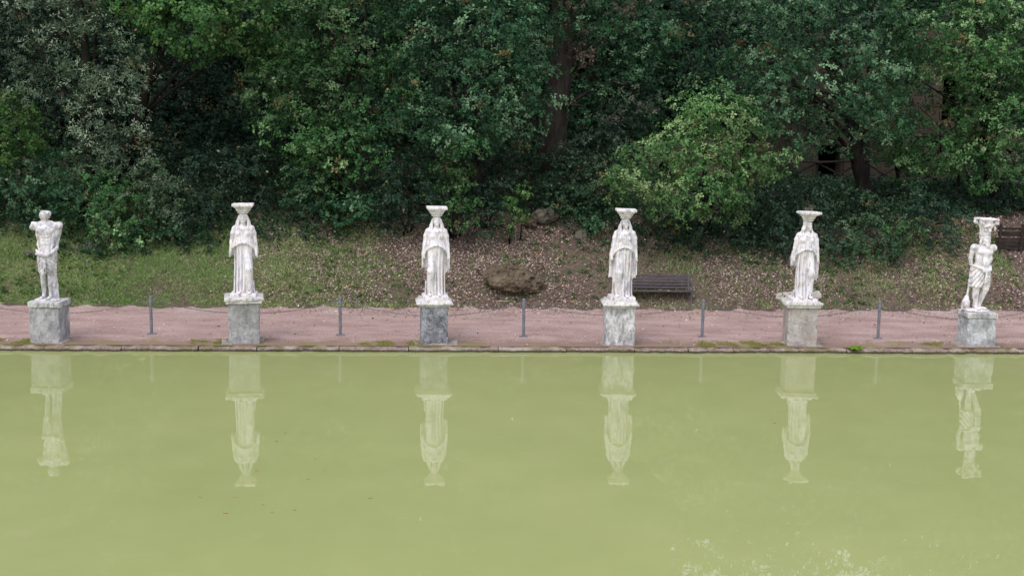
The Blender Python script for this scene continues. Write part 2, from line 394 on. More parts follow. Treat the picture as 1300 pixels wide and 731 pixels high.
# ------------------------------------------------------------------ sculpting with distance fields
class Sculpt:
    def __init__(s, lo, hi, h):
        s.h = h; s.lo = np.array(lo, float); n = [int((b-a)/h)+1 for a, b in zip(lo, hi)]
        s.ax = [lo[i]+h*np.arange(n[i]) for i in range(3)]
        s.D = np.full(n, .5, dtype=np.float32)
    def reg(s, lo, hi):
        sl = []
        for i in range(3):
            a = int(np.clip(np.searchsorted(s.ax[i], lo[i]), 0, len(s.ax[i]))); b = int(np.clip(np.searchsorted(s.ax[i], hi[i]), 0, len(s.ax[i])))
            sl.append(slice(a, b))
        return tuple(sl), s.ax[0][sl[0]][:, None, None], s.ax[1][sl[1]][None, :, None], s.ax[2][sl[2]][None, None, :]
    def fn(s, f, lo, hi, k=.02, cut=False):
        m = 2*k+.03
        sl, X, Y, Z = s.reg([a-m for a in lo], [a+m for a in hi])
        if 0 in s.D[sl].shape: return s
        d = f(X, Y, Z); a = s.D[sl]
        if cut:
            d = -d; h = np.clip(.5-.5*(d-a)/k, 0, 1); s.D[sl] = d*(1-h)+a*h+k*h*(1-h)
        else:
            h = np.clip(.5+.5*(a-d)/k, 0, 1); s.D[sl] = a*(1-h)+d*h-k*h*(1-h)
        return s
    def ell(s, c, r, k=.02, rz=0, ry=0, rx=0, cut=False):
        Mi = np.array((Matrix.Rotation(rz, 3, 'Z') @ Matrix.Rotation(ry, 3, 'Y') @ Matrix.Rotation(rx, 3, 'X')).transposed()); R = max(r)
        def f(X, Y, Z):
            x, y, z = X-c[0], Y-c[1], Z-c[2]
            p = [(Mi[i, 0]*x+Mi[i, 1]*y+Mi[i, 2]*z) for i in range(3)]
            k0 = np.sqrt(sum((p[i]/r[i])**2 for i in range(3))); k1 = np.sqrt(sum((p[i]/r[i]**2)**2 for i in range(3)))+1e-6
            return k0*(k0-1)/k1
        return s.fn(f, [v-R for v in c], [v+R for v in c], k, cut)
    def cap(s, a, b, ra, rb, k=.02, fold=None, cut=False):
        a = np.array(a, float); b = np.array(b, float); ba = b-a; L2 = ba @ ba
        R = max(ra, rb)
        def f(X, Y, Z):
            t = np.clip(((X-a[0])*ba[0]+(Y-a[1])*ba[1]+(Z-a[2])*ba[2])/L2, 0, 1)
            return np.sqrt((X-a[0]-t*ba[0])**2+(Y-a[1]-t*ba[1])**2+(Z-a[2]-t*ba[2])**2)-(ra+(rb-ra)*t)
        return s.fn(f, np.minimum(a, b)-R, np.maximum(a, b)+R, k, cut)
    def chain(s, pts, rs, k=.015):
        for i in range(len(pts)-1): s.cap(pts[i], pts[i+1], rs[i], rs[i+1], k)
        return s
    def box(s, c, hf, rd=.01, k=.01, rz=0, ry=0, cut=False):
        cz, sz = math.cos(rz), math.sin(rz); cy, sy = math.cos(ry), math.sin(ry)
        def f(X, Y, Z):
            x, y, z = X-c[0], Y-c[1], Z-c[2]
            x, y = cz*x+sz*y, -sz*x+cz*y
            x, z = cy*x-sy*z, sy*x+cy*z
            qx, qy, qz = np.abs(x)-hf[0]+rd, np.abs(y)-hf[1]+rd, np.abs(z)-hf[2]+rd
            return np.sqrt(np.maximum(qx, 0)**2+np.maximum(qy, 0)**2+np.maximum(qz, 0)**2)+np.minimum(np.maximum(np.maximum(qx, qy), qz), 0)-rd
        R = math.sqrt(sum(v*v for v in hf))
        return s.fn(f, [v-R for v in c], [v+R for v in c], k, cut)
    def rough(s, amp, f, seed):
        X, Y, Z = s.ax[0][:, None, None], s.ax[1][None, :, None], s.ax[2][None, None, :]
        s.D += (amp*snoise(X, Y, Z, f, seed, 3)).astype(np.float32)
        return s
    def mesh(s, name, mat, parent, off=(0, 0, 0), mirror=False, scale=1.0, warp=None):
        D = np.pad(s.D, 1, constant_values=.5); ins = D < 0
        c = [slice(0, -1), slice(1, None)]
        nx, ny, nz = [d-1 for d in D.shape]
        acc = np.zeros((nx, ny, nz, 3), np.float32); cnt = np.zeros((nx, ny, nz), np.float32)
        faces = []
        def edge(axis):
            sl0 = [slice(None)]*3; sl1 = [slice(None)]*3; sl0[axis] = slice(0, -1); sl1[axis] = slice(1, None)
            a = D[tuple(sl0)]; b = D[tuple(sl1)]; x = (a < 0) != (b < 0)
            I = np.argwhere(x); t = a[x]/(a[x]-b[x]); P = I.astype(np.float32); P[:, axis] += t
            return I, P, (a[x] < 0)
        E = []
        for ax in range(3):
            I, P, inn = edge(ax); u, v = [(1, 2), (2, 0), (0, 1)][ax]
            E.append((I, inn, u, v))
            for du in (0, 1):
                for dv in (0, 1):
                    J = I.copy(); J[:, u] -= du; J[:, v] -= dv
                    ok = (J >= 0).all(1) & (J[:, 0] < nx) & (J[:, 1] < ny) & (J[:, 2] < nz); J = J[ok]
                    np.add.at(acc, (J[:, 0], J[:, 1], J[:, 2]), P[ok]); np.add.at(cnt, (J[:, 0], J[:, 1], J[:, 2]), 1)
        act = cnt > 0; idx = -np.ones(cnt.shape, int); idx[act] = np.arange(act.sum())
        Vv = acc[act]/cnt[act][:, None]
        for (I, inn, u, v) in E:
            q = []
            for du, dv in ((0, 0), (1, 0), (1, 1), (0, 1)):
                J = I.copy(); J[:, u] -= du; J[:, v] -= dv; q.append(idx[J[:, 0], J[:, 1], J[:, 2]])
            q = np.stack(q, 1); q[~inn] = q[~inn][:, ::-1]; faces.append(q)
        Fq = np.concatenate(faces); Fq = Fq[(Fq >= 0).all(1)]
        Vv = (Vv-1)*s.h+s.lo
        if mirror: Vv[:, 0] *= -1; Fq = Fq[:, ::-1]
        if warp is not None: Vv[:, 0] *= np.interp(Vv[:, 2], *warp)
        Vv = Vv*scale + np.array(off)
        return mesh_np(name, Vv, Fq, mat, parent, smooth=True)

def head(S, c, sc_=1.0, turn=0.0, beard=False, tilt=0):
    cx, cy, cz = c; q = sc_; ct, st = math.cos(turn), math.sin(turn)
    def p(x, y, z): x *= q; y *= q; z *= q; return (cx+ct*x-st*y, cy+st*x+ct*y, cz+z)
    S.ell(p(0, .01, .03), (.078*q, .095*q, .092*q), .02, turn)
    S.ell(p(0, -.025, -.04), (.060*q, .068*q, .078*q), .025, turn)
    S.cap(p(0, -.085, .02), p(0, -.100, -.022), .008*q, .012*q, .012)          # nose
    S.cap(p(-.035, -.078, .028), p(.035, -.078, .028), .012*q, .012*q, .012)      # brow
    for e in (-1, 1):
        S.ell(p(e*.030, -.088, .006), (.018*q, .014*q, .013*q), .006, cut=True)
        S.ell(p(e*.030, -.074, .005), (.014*q, .012*q, .009*q), .004)
        S.ell(p(e*.078, .01, -.005), (.012*q, .02*q, .03*q), .008)
        S.ell(p(e*.040, -.062, -.03), (.022*q, .02*q, .025*q), .02)
    S.cap(p(-.022, -.088, -.052), p(.022, -.088, -.052), .0085*q, .0085*q, .006)
    S.cap(p(-.022, -.086, -.068), p(.022, -.086, -.068), .009*q, .009*q, .006)
    S.ell(p(0, -.078, -.092), (.026*q, .02*q, .02*q), .015)
    return p

def caryatid_field(v):
    """Draped standing woman; viewer's right leg bent. v: dict of variations."""
    S = Sculpt((-.42, -.34, -.02), (.42, .30, 1.92), .0095)
    hemL, hemR = v.get('mantleL', .85), v.get('mantleR', .80); seed = v['seed']
    legx = .095
    def skirt(X, Y, Z):
        t = np.clip(Z/1.15, 0, 1); rx = .232-.040*t+.02*np.exp(-Z*14); ry = .172-.035*t+.02*np.exp(-Z*14)
        th = np.arctan2(X, -Y); rho = np.sqrt((X/rx)**2+((Y)/ry)**2)
        u = X+.012*np.sin(Z*5+seed)*(1-t)
        fl = np.abs(np.sin(u*math.pi/.074+.6*seed))**.8
        leg = np.exp(-((X-.115)/.062)**2)*sstep(.02, .25, Z)
        amp = .054*(1-.9*leg)*sstep(1.2, .9, Z)*np.where(Y > 0, .6, 1)
        return (rho-1)*.17+amp*(1-fl)-.006*np.sin(th*9)*(Y > 0)
    S.fn(skirt, (-.33, -.27, 0), (.33, .25, 1.15), .01)
    # bent leg pushing through the cloth
    S.chain([(.085, -.05, 1.0), (.118, -.165, .56), (.125, -.105, .12)], [.10, .078, .055], .03)
    S.fn(lambda X, Y, Z: np.sqrt((X-.075+.012*np.sin(Z*9))**2+(Y+.175-.02*np.sin(Z*4))**2+0*Z)-.008, (.05, -.21, .08), (.11, -.14, .85), .012, cut=True)
    for fx, fy in ((-.085, -.205), (.135, -.20)):                                   # feet
        S.ell((fx, fy, .035), (.043, .085, .032), .015)
        for t_ in range(4): S.ell((fx-.026+.017*t_, fy-.075+.006*abs(t_-1), .02), (.010, .02, .012), .005)
    # torso
    S.ell((0, .0, 1.28), (.185, .115, .24), .05); S.ell((0, .03, 1.27), (.235, .095, .21), .04); S.ell((0, .03, 1.42), (.205, .075, .09), .05)
    S.ell((0, .0, 1.05), (.200, .135, .16), .05)
    S.cap((-.165, .015, 1.435), (.165, .015, 1.435), .060, .060, .06)
    for e in (-1, 1): S.ell((e*.082, -.092, 1.325), (.066, .055, .066), .045)
    S.ell((0, -.075, 1.41), (.11, .05, .06), .04)
    # overfold of the peplos with an arched, scalloped hem
    def over(X, Y, Z):
        hem = 1.105-2.9*X*X+.012*np.cos(X*math.pi/.038+seed)+np.where(Y > 0, -.05, 0)
        rx = .232-.16*np.clip(Z-1.02, 0, 1)-.02*np.exp(-((Z-1.24)/.05)**2); ry = .186-.16*np.clip(Z-1.05, 0, 1)
        d = (np.sqrt((X/rx)**2+(Y/ry)**2)-1)*.17
        d = d+.010*(1-np.abs(np.sin(X*math.pi/.045+Z*2+seed)))*sstep(1.35, 1.1, Z)
        return np.maximum(np.maximum(d, hem-Z), Z-1.36)
    S.fn(over, (-.26, -.22, .88), (.26, .22, 1.36), .010)
    # roll of cloth along the arch, pinched folds on the bosom
    xs_ = np.linspace(-.205, .205, 11)
    S.chain([(x, -.165*math.sqrt(max(0, 1-(x/.235)**2))-.006, 1.135-2.7*x*x) for x in xs_], [.021+.006*math.sin(i*2.3+seed) for i in range(11)], .008)
    for i in range(5):
        z = 1.44-.055*i; wd = .09-.008*i
        S.chain([(-wd, -.118, z+.03), (0, -.150+.01*i, z-.03), (wd, -.118, z+.03)], [.005, .008, .005], .006)
    for i in range(-4, 5):
        S.cap((i*.036, -.125+.02*abs(i)/4, 1.29), (i*.046, -.158+.012*abs(i), 1.125-.006*i*i), .006, .011, .006)
    # arms, hands gripping the mantle
    for e, hz in ((-1, hemL), (1, hemR)):
        el = (e*.250, .015, 1.14); wr = (e*.275, -.045, .92)
        S.chain([(e*.183, .01, 1.432), (e*.218, .012, 1.33), el], [.064, .060, .050], .03)
        S.chain([el, wr], [.049, .033], .02)
        S.ell((e*.285, -.055, .875), (.026, .034, .05), .012)
        for t_ in range(4):
            S.chain([(e*.295, -.085+.021*t_, .855), (e*.300, -.086+.021*t_, .825), (e*.285, -.078+.018*t_, .806)], [.0105, .010, .009], .003)
        S.chain([(e*.268, -.075, .89), (e*.258, -.088, .855), (e*.264, -.085, .83)], [.011, .010, .009], .004)
        # mantle hanging behind and outside of the arm
        def mant(X, Y, Z, e=e, hz=hz):
            xx = X*e; ctr = .165+.070*sstep(1.42, .95, Z)
            wv = .008*np.cos(xx*math.pi/.030+Z*6+seed)
            dx = np.abs(xx-ctr)-(.055+.022*sstep(1.3, .9, Z)); dy = np.abs(Y-.055-.02*np.cos(xx*60))-.040+wv
            dz = np.maximum(hz+.22*np.abs(xx-.24)+.03*np.cos(xx*70)-Z, Z-1.40+.9*np.maximum(xx-.16, 0))
            return np.maximum(np.maximum(dx, dy), dz)
        S.fn(mant, (-.40 if e < 0 else .12, -.02, hz-.05), (-.12 if e < 0 else .40, .16, 1.46), .015)
        S.chain([(e*.19, -.035, 1.42), (e*.232, -.045, 1.2), (e*.290, -.05, .95), (e*.300, -.045, hz+.08)], [.009, .010, .012, .014], .010)
        S.chain([(e*.17, .06, 1.42), (e*.245, .05, 1.15), (e*.288, .03, .92), (e*.285, .02, hz+.02)], [.02, .022, .026, .02], .02)
    for e in (-1, 1):
        S.cap((e*.172, -.100, 1.36), (e*.205, -.125, 1.16), .014, .016, .008, cut=True); S.cap((e*.232, -.085, 1.10), (e*.242, -.085, .95), .012, .012, .008, cut=True)
    # neck, head and long hair
    S.cap((0, .01, 1.44), (0, .0, 1.60), .064, .058, .03)
    tn = v.get('turn', 0.0)
    p = head(S, (0, -.012, 1.672), 1.06, tn)
    for a in np.linspace(-1.35, 1.35, 11):                                       # waved hair over the brow
        S.ell(p(.076*math.sin(a), -.078*math.cos(a)+.008, .062-.02*abs(a)), (.017, .018, .016), .008)
    S.ell(p(0, .03, .045), (.088, .088, .078), .02)
    for e in (-1, 1):
        S.chain([p(e*.078, -.01, .03), p(e*.095, -.01, -.07), (e*.105, -.05, 1.52), (e*.115, -.085, 1.42)], [.024, .026, .022, .014], .010)
        S.chain([p(e*.085, .03, .02), p(e*.115, .02, -.09), (e*.155, .0, 1.47)], [.022, .03, .03], .02)
    S.ell((0, .075, 1.56), (.12, .05, .15), .03)
    S.rough(.0018, 45, seed).rough(.003, 9, seed+3)
    return S

def capital(parent, mat, z0, x0, seed, turn=0, chip=.006, tall=1.0):
    S = Sculpt((-.27, -.27, -.01), (.27, .27, .19*tall+.01), .0085)
    def ech(X, Y, Z):
        r = np.sqrt(X*X+Y*Y); z = Z/tall; th = np.arctan2(X, Y)
        R = .95*np.interp(z, [0, .020, .032, .045, .065, .09, .098, .112, .118, .145, .19], [.112, .126, .110, .135, .150, .162, .150, .178, .192, .196, .2])
        R = R+.009*np.cos(th*20)*sstep(.055, .08, z)*sstep(.15, .12, z)+.006*np.cos(th*28)*(z < .05)
        return np.maximum(np.maximum((r-R)*.8, -Z), Z-.145*tall)
    S.fn(ech, (-.22, -.22, 0), (.22, .22, .145*tall), .006)
    S.rough(chip*.5, 40, seed)
    c = S.mesh('capital', mat, parent, (x0, 0, z0))
    A = Sculpt((-.27, -.27, -.02), (.27, .27, .08), .0085)
    A.box((0, 0, .008), (.188, .188, .012), .006, .004, turn); A.box((0, 0, .046), (.225, .222, .030), .006, .006, turn)
    A.rough(chip*.7, 28, seed+1).rough(chip*.9, 9, seed+2)
    A.mesh('abacus', mat, c, (x0, 0, z0+.145*tall))
    return c

PX0, PSP = -7.9016, 4.22
PDW = .335                                   # half width of a pedestal block
def pedestal(i, rz, htop, kind, label, dw=PDW):
    x = PX0+PSP*i; P = empty('pedestal', (x, PDW, GZ), R_(rz), label, 'pedestal', 'pedestals along the edge of the pool')
    S = Sculpt((-.42, -.42, -.08), (.42, .42, htop+.02), .014)
    S.box((0, 0, htop/2-.03), (dw, PDW, htop/2+.03), .012, .01)
    S.rough(.009, 9, 31+i).rough(.005, 34, 50+i)
    # knocked corners
    r = random.Random(i)
    for k in range(3): S.ell((r.choice((-1, 1))*dw, -PDW, r.uniform(0, htop)), (.03, .03, .05), .02, cut=True)
    S.mesh('block', M_ped[i], P)
    F_ = Sculpt((-.70, -.60, -.06), (.70, .50, .06), .018)
    F_.box((.03*(-1)**i, -.03, -.01), (dw+.05+.06*(i % 3), PDW+.02, .030), .01, .01); F_.rough(.045, 5, 70+i).rough(.012, 22, 75+i)
    F_.mesh('footing', M_foot, P)
    return P
def cap_slab(P, z, kind, seed):
    if kind == 'flush':
        S = Sculpt((-.42, -.42, -.03), (.42, .42, .2), .012)
        S.box((0, 0, .065), (.350, .352, .065), .015, .01); S.rough(.008, 10, seed).rough(.004, 35, seed)
        S.mesh('cap', M_capg, P, (0, 0, z)); return .13
    if kind == 'moulded':
        S = Sculpt((-.46, -.46, -.02), (.46, .46, .25), .012)
        def prof(X, Y, Z):
            hw = np.interp(Z, [-.01, .02, .035, .04, .075, .08, .13, .15], [.345, .352, .385, .408, .412, .400, .345, .330])
            return np.maximum(np.maximum(np.maximum(np.abs(X), np.abs(Y))-hw, -Z-.01), Z-.15)*.9
        S.fn(prof, (-.42, -.42, -.01), (.42, .42, .15), .003)
        S.rough(.003, 26, seed).rough(.004, 7, seed)
        S.mesh('cap', M_cap, P, (0, 0, z)); return .15
    S = Sculpt((-.48, -.48, -.04), (.48, .48, .25), .012)
    S.box((0, 0, .03), (.39, .39, .030), .015, .01); S.box((0, 0, .095), (.425, .415, .038), .02, .01)
    r = random.Random(seed)
    for k in range(9):
        a = r.choice((0, 1, 2)); u = r.uniform(-.4, .4)
        c = [(u, -.43), (-.44, u), (.44, u)][a]
        S.ell((c[0], c[1], r.uniform(.0, .13)), (r.uniform(.03, .08), r.uniform(.03, .045), r.uniform(.015, .035)), .01, cut=True)
    S.rough(.008, 11, seed).rough(.004, 32, seed)
    S.mesh('cap', M_cap, P, (0, 0, z)); return .13

G_ST = 'marble statues along the far edge of the pool'
G_CA = G_ST
def caryatid(i, rz, label, v, lean=0, mirror=False, ctall=1.0, plinth_h=.09):
    zt = v['ztop']; x = PX0+PSP*i
    T = empty('caryatid_statue', (x+v.get('dx', 0), PDW, zt), R_(rz), label, 'statue', G_CA)
    T.rotation_euler = (0, R_(lean), R_(rz))
    B = Sculpt((-.36, -.34, -.03), (.36, .34, .13), .011)
    B.box((0, 0, plinth_h/2), (.285, .265, plinth_h/2), .02, .01); B.rough(.012*v.get('chip', .006)/.006*.6, 10, v['seed']).rough(.003, 34, v['seed'])
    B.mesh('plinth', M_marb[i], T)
    S = caryatid_field(v)
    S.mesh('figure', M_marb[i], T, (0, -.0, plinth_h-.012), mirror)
    capital(T, M_marb[i], plinth_h+1.755, 0, v['seed'], R_(v.get('cturn', 0)), v.get('chip', .006), ctall)
    return T

peds = []
labels = {1: 'mottled grey cement pedestal with a broken pale cap, under the left-hand front-facing caryatid',
          2: 'dark cracked grey pedestal with a moulded cap, under the caryatid left of the boulder',
          3: 'whitewashed stained pedestal with a moulded cap, under the caryatid beside the bench',
          4: 'grey pedestal with a brown blotched side and crumbling cap, in front of the fallen column',
          0: 'mottled grey pedestal without projecting cap, under the statue without arms or face',
          5: 'grey blotched pedestal with flush top, under the bearded statue with a basket on its head'}
spec = {0: (-4, .78, 'flush'), 1: (7, .90, 'broken'), 2: (2, .86, 'moulded'), 3: (-4, .86, 'moulded'), 4: (-6, .88, 'broken'), 5: (-3, .66, 'flush')}
tops = {}
for i in range(6):
    rz, h, k = spec[i]; P = pedestal(i, rz, h, k, labels[i], .30 if i == 2 else (.325 if i in (0, 5) else PDW))
    tops[i] = GZ+h+cap_slab(P, h, k, 20+i)
caryatid(1, 3, 'white caryatid on the pedestal with a broken pale cap, leftmost of the four', dict(seed=1, ztop=tops[1]-.015, mantleL=.86, mantleR=.78, dx=0), 0)
caryatid(2, 3, 'caryatid with clean crisp square capital, standing on the dark cracked pedestal', dict(seed=2, ztop=tops[2]-.01, mantleL=.52, mantleR=.60, cturn=0, chip=.003, dx=.02), .6, True)
caryatid(3, 0, 'brown-stained caryatid standing beside the bench, long mantle hanging on both sides', dict(seed=3, ztop=tops[3]-.01, mantleL=.42, mantleR=.42, cturn=-4, dx=.04), 1.2, True)
caryatid(4, -2, 'caryatid with head turned aside, weeds on her capital, before the fallen column', dict(seed=4, ztop=tops[4]-.015, mantleL=.72, mantleR=.40, turn=.55, cturn=14, chip=.012, dx=.03), 1.2)

# --- armless youth (S1)
def armless_youth():
    x = PX0; T = empty('male_statue', (x-.02, PDW, tops[0]-.012), R_(-2), 'battered male statue with broken arms, cloth across the hips and grey-stained chest', 'statue', G_ST)
    B = Sculpt((-.36, -.34, -.02), (.36, .30, .09), .011); B.ell((.0, -.02, .02), (.27, .23, .045), .02); B.rough(.008, 14, 7); B.mesh('plinth', M_marb[0], T)
    S = Sculpt((-.42, -.30, -.02), (.42, .30, 2.10), .0095)
    # legs
    S.chain([(-.085, .0, 1.00), (-.10, -.03, .60), (-.105, .02, .13), (-.105, .02, .07)], [.120, .078, .046, .05], .02)
    S.ell((-.108, .015, .40), (.064, .070, .12), .03)
    S.chain([(.10, .0, 1.00), (.090, -.05, .60), (.075, .0, .13), (.075, -.0, .07)], [.120, .078, .048, .05], .02)
    S.ell((.088, .0, .40), (.064, .072, .12), .03)
    for fx, fy, t in ((-.115, -.07, -.2), (.07, -.10, .15)):
        S.ell((fx, fy, .045), (.045, .11, .036), .02, t)
        for q in range(4): S.ell((fx-.03+.02*q+t*.05, fy-.098+.008*abs(q-1), .03), (.011, .022, .014), .005)
    for e in (-1, 1): S.ell((e*.095-.005, -.085, .61), (.04, .03, .045), .02)
    # tree stump support beside the right leg
    S.chain([(.165, .05, 0), (.16, .05, .3), (.150, .06, .62)], [.085, .075, .055], .02)
    for k in range(7): S.ell((.175+.02*math.sin(k*2.1), -.01+.02*math.cos(k), .06+.08*k), (.035, .03, .045), .03)
    # pelvis, belly, chest
    S.ell((0, .0, 1.06), (.195, .130, .15), .05); S.ell((0, -.01, 1.24), (.168, .112, .18), .05)
    S.ell((0, .0, 1.47), (.205, .122, .20), .05); S.ell((0, .0, 1.58), (.215, .105, .10), .05)
    for e in (-1, 1):
        S.ell((e*.085, -.088, 1.53), (.090, .045, .070), .035); S.cap((e*.10, .03, 1.62), (e*.235, .01, 1.64), .070, .078, .05)
        for k in range(3): S.ell((e*.038, -.104, 1.40-.075*k), (.034, .020, .032), .018)
        S.chain([(e*.15, -.04, 1.34), (e*.165, -.06, 1.22), (e*.12, -.11, 1.10)], [.03, .03, .022], .02)
        S.ell((e*.165, -.02, 1.42), (.03, .07, .10), .03)
    S.fn(lambda X, Y, Z: np.sqrt((Y+.135)**2+X**2+0*Z)-.010, (-.02, -.15, 1.16), (.02, -.11, 1.58), .012, cut=True)
    S.ell((0, -.125, 1.215), (.012, .015, .014), .006, cut=True)
    # stumps of the arms
    S.ell((-.25, .0, 1.625), (.088, .085, .098), .02); S.box((-.345, -.02, 1.62), (.03, .1, .1), .01, .02, 0, .5, cut=True)
    S.ell((.255, .0, 1.65), (.078, .075, .082), .02); S.ell((0, .02, 1.68), (.17, .08, .085), .05)
    S.chain([(.245, .02, 1.60), (.215, .05, 1.32), (.205, .03, 1.16)], [.062, .05, .044], .03)         # one upper arm survives, pressed to the side
    S.chain([(.205, .03, 1.16), (.205, -.10, 1.10), (.10, -.16, 1.02)], [.046, .045, .036], .02)
    S.ell((.07, -.168, .99), (.045, .032, .034), .01)
    for q in range(4): S.chain([(.055-.004*q, -.185, 1.005-.019*q), (.02, -.187, 1.0-.020*q), (.0, -.172, .99-.019*q)], [.0105, .010, .009], .003)
    S.chain([(.075, -.19, .985), (.045, -.20, .965), (.03, -.19, .955)], [.012, .011, .010], .004)
    S.ell((-.175, -.10, 1.02), (.045, .035, .045), .012)
    for q in range(4): S.chain([(-.16, -.13, 1.035-.018*q), (-.13, -.145, 1.025-.019*q), (-.105, -.14, 1.01-.018*q)], [.0105, .010, .009], .003)
    S.chain([(-.17, -.12, 1.05), (-.145, -.14, 1.06), (-.125, -.145, 1.055)], [.011, .010, .009], .004)
    # cloth wrapped round the hips, knotted and falling between the thighs
    def cloth(X, Y, Z):
        d = (np.sqrt((X/.215)**2+((Y)/.158)**2)-1)*.16+.005*np.sin((Z+.8*np.abs(X+.02))*70)
        return np.maximum(np.maximum(d, .58+.5*np.abs(X+.02)*0+.05*np.sin(X*20)-Z), Z-(1.04+.25*np.abs(X)))
    S.fn(cloth, (-.24, -.20, .55), (.24, .20, 1.10), .015)
    S.fn(lambda X, Y, Z: np.maximum(np.sqrt((X/.02)**2+((Y+.17)/.05)**2+0*Z)-1, np.abs(Z-.72)-.14)*.02, (-.03, -.23, .56), (.03, -.12, .87), .02, cut=True)
    S.chain([(.22, -.06, 1.10), (.10, -.17, 1.02), (-.02, -.185, .98), (-.14, -.15, 1.03), (-.21, -.04, 1.10)], [.028, .035, .04, .030, .026], .012)
    for k, dx in enumerate((-.035, 0, .035)):
        S.chain([(-.01+dx*.5, -.19, .97), (-.015+dx, -.20, .85), (-.02+dx*1.4, -.185, .70-.03*k)], [.018, .020, .014], .006)
    # neck and battered head
    S.cap((0, .01, 1.64), (-.02, -.01, 1.80), .066, .062, .03)
    S.ell((-.025, -.02, 1.87), (.082, .095, .115), .02, 0, .2); S.ell((.0, .02, 1.90), (.10, .09, .095), .03)
    for k in range(8): S.ell((.0+.078*math.cos(k*.8), -.04-.03*math.sin(k*1.7), 1.87+.07*math.sin(k*.8)), (.030, .030, .028), .016)
    S.box((0, 0, 2.02), (.15, .15, .05), .01, .02, 0, .12, cut=True)
    S.rough(.0025, 42, 5).rough(.005, 9, 6)
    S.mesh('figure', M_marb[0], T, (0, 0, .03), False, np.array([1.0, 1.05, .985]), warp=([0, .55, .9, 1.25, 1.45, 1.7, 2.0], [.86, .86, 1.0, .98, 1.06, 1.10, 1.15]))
armless_youth()

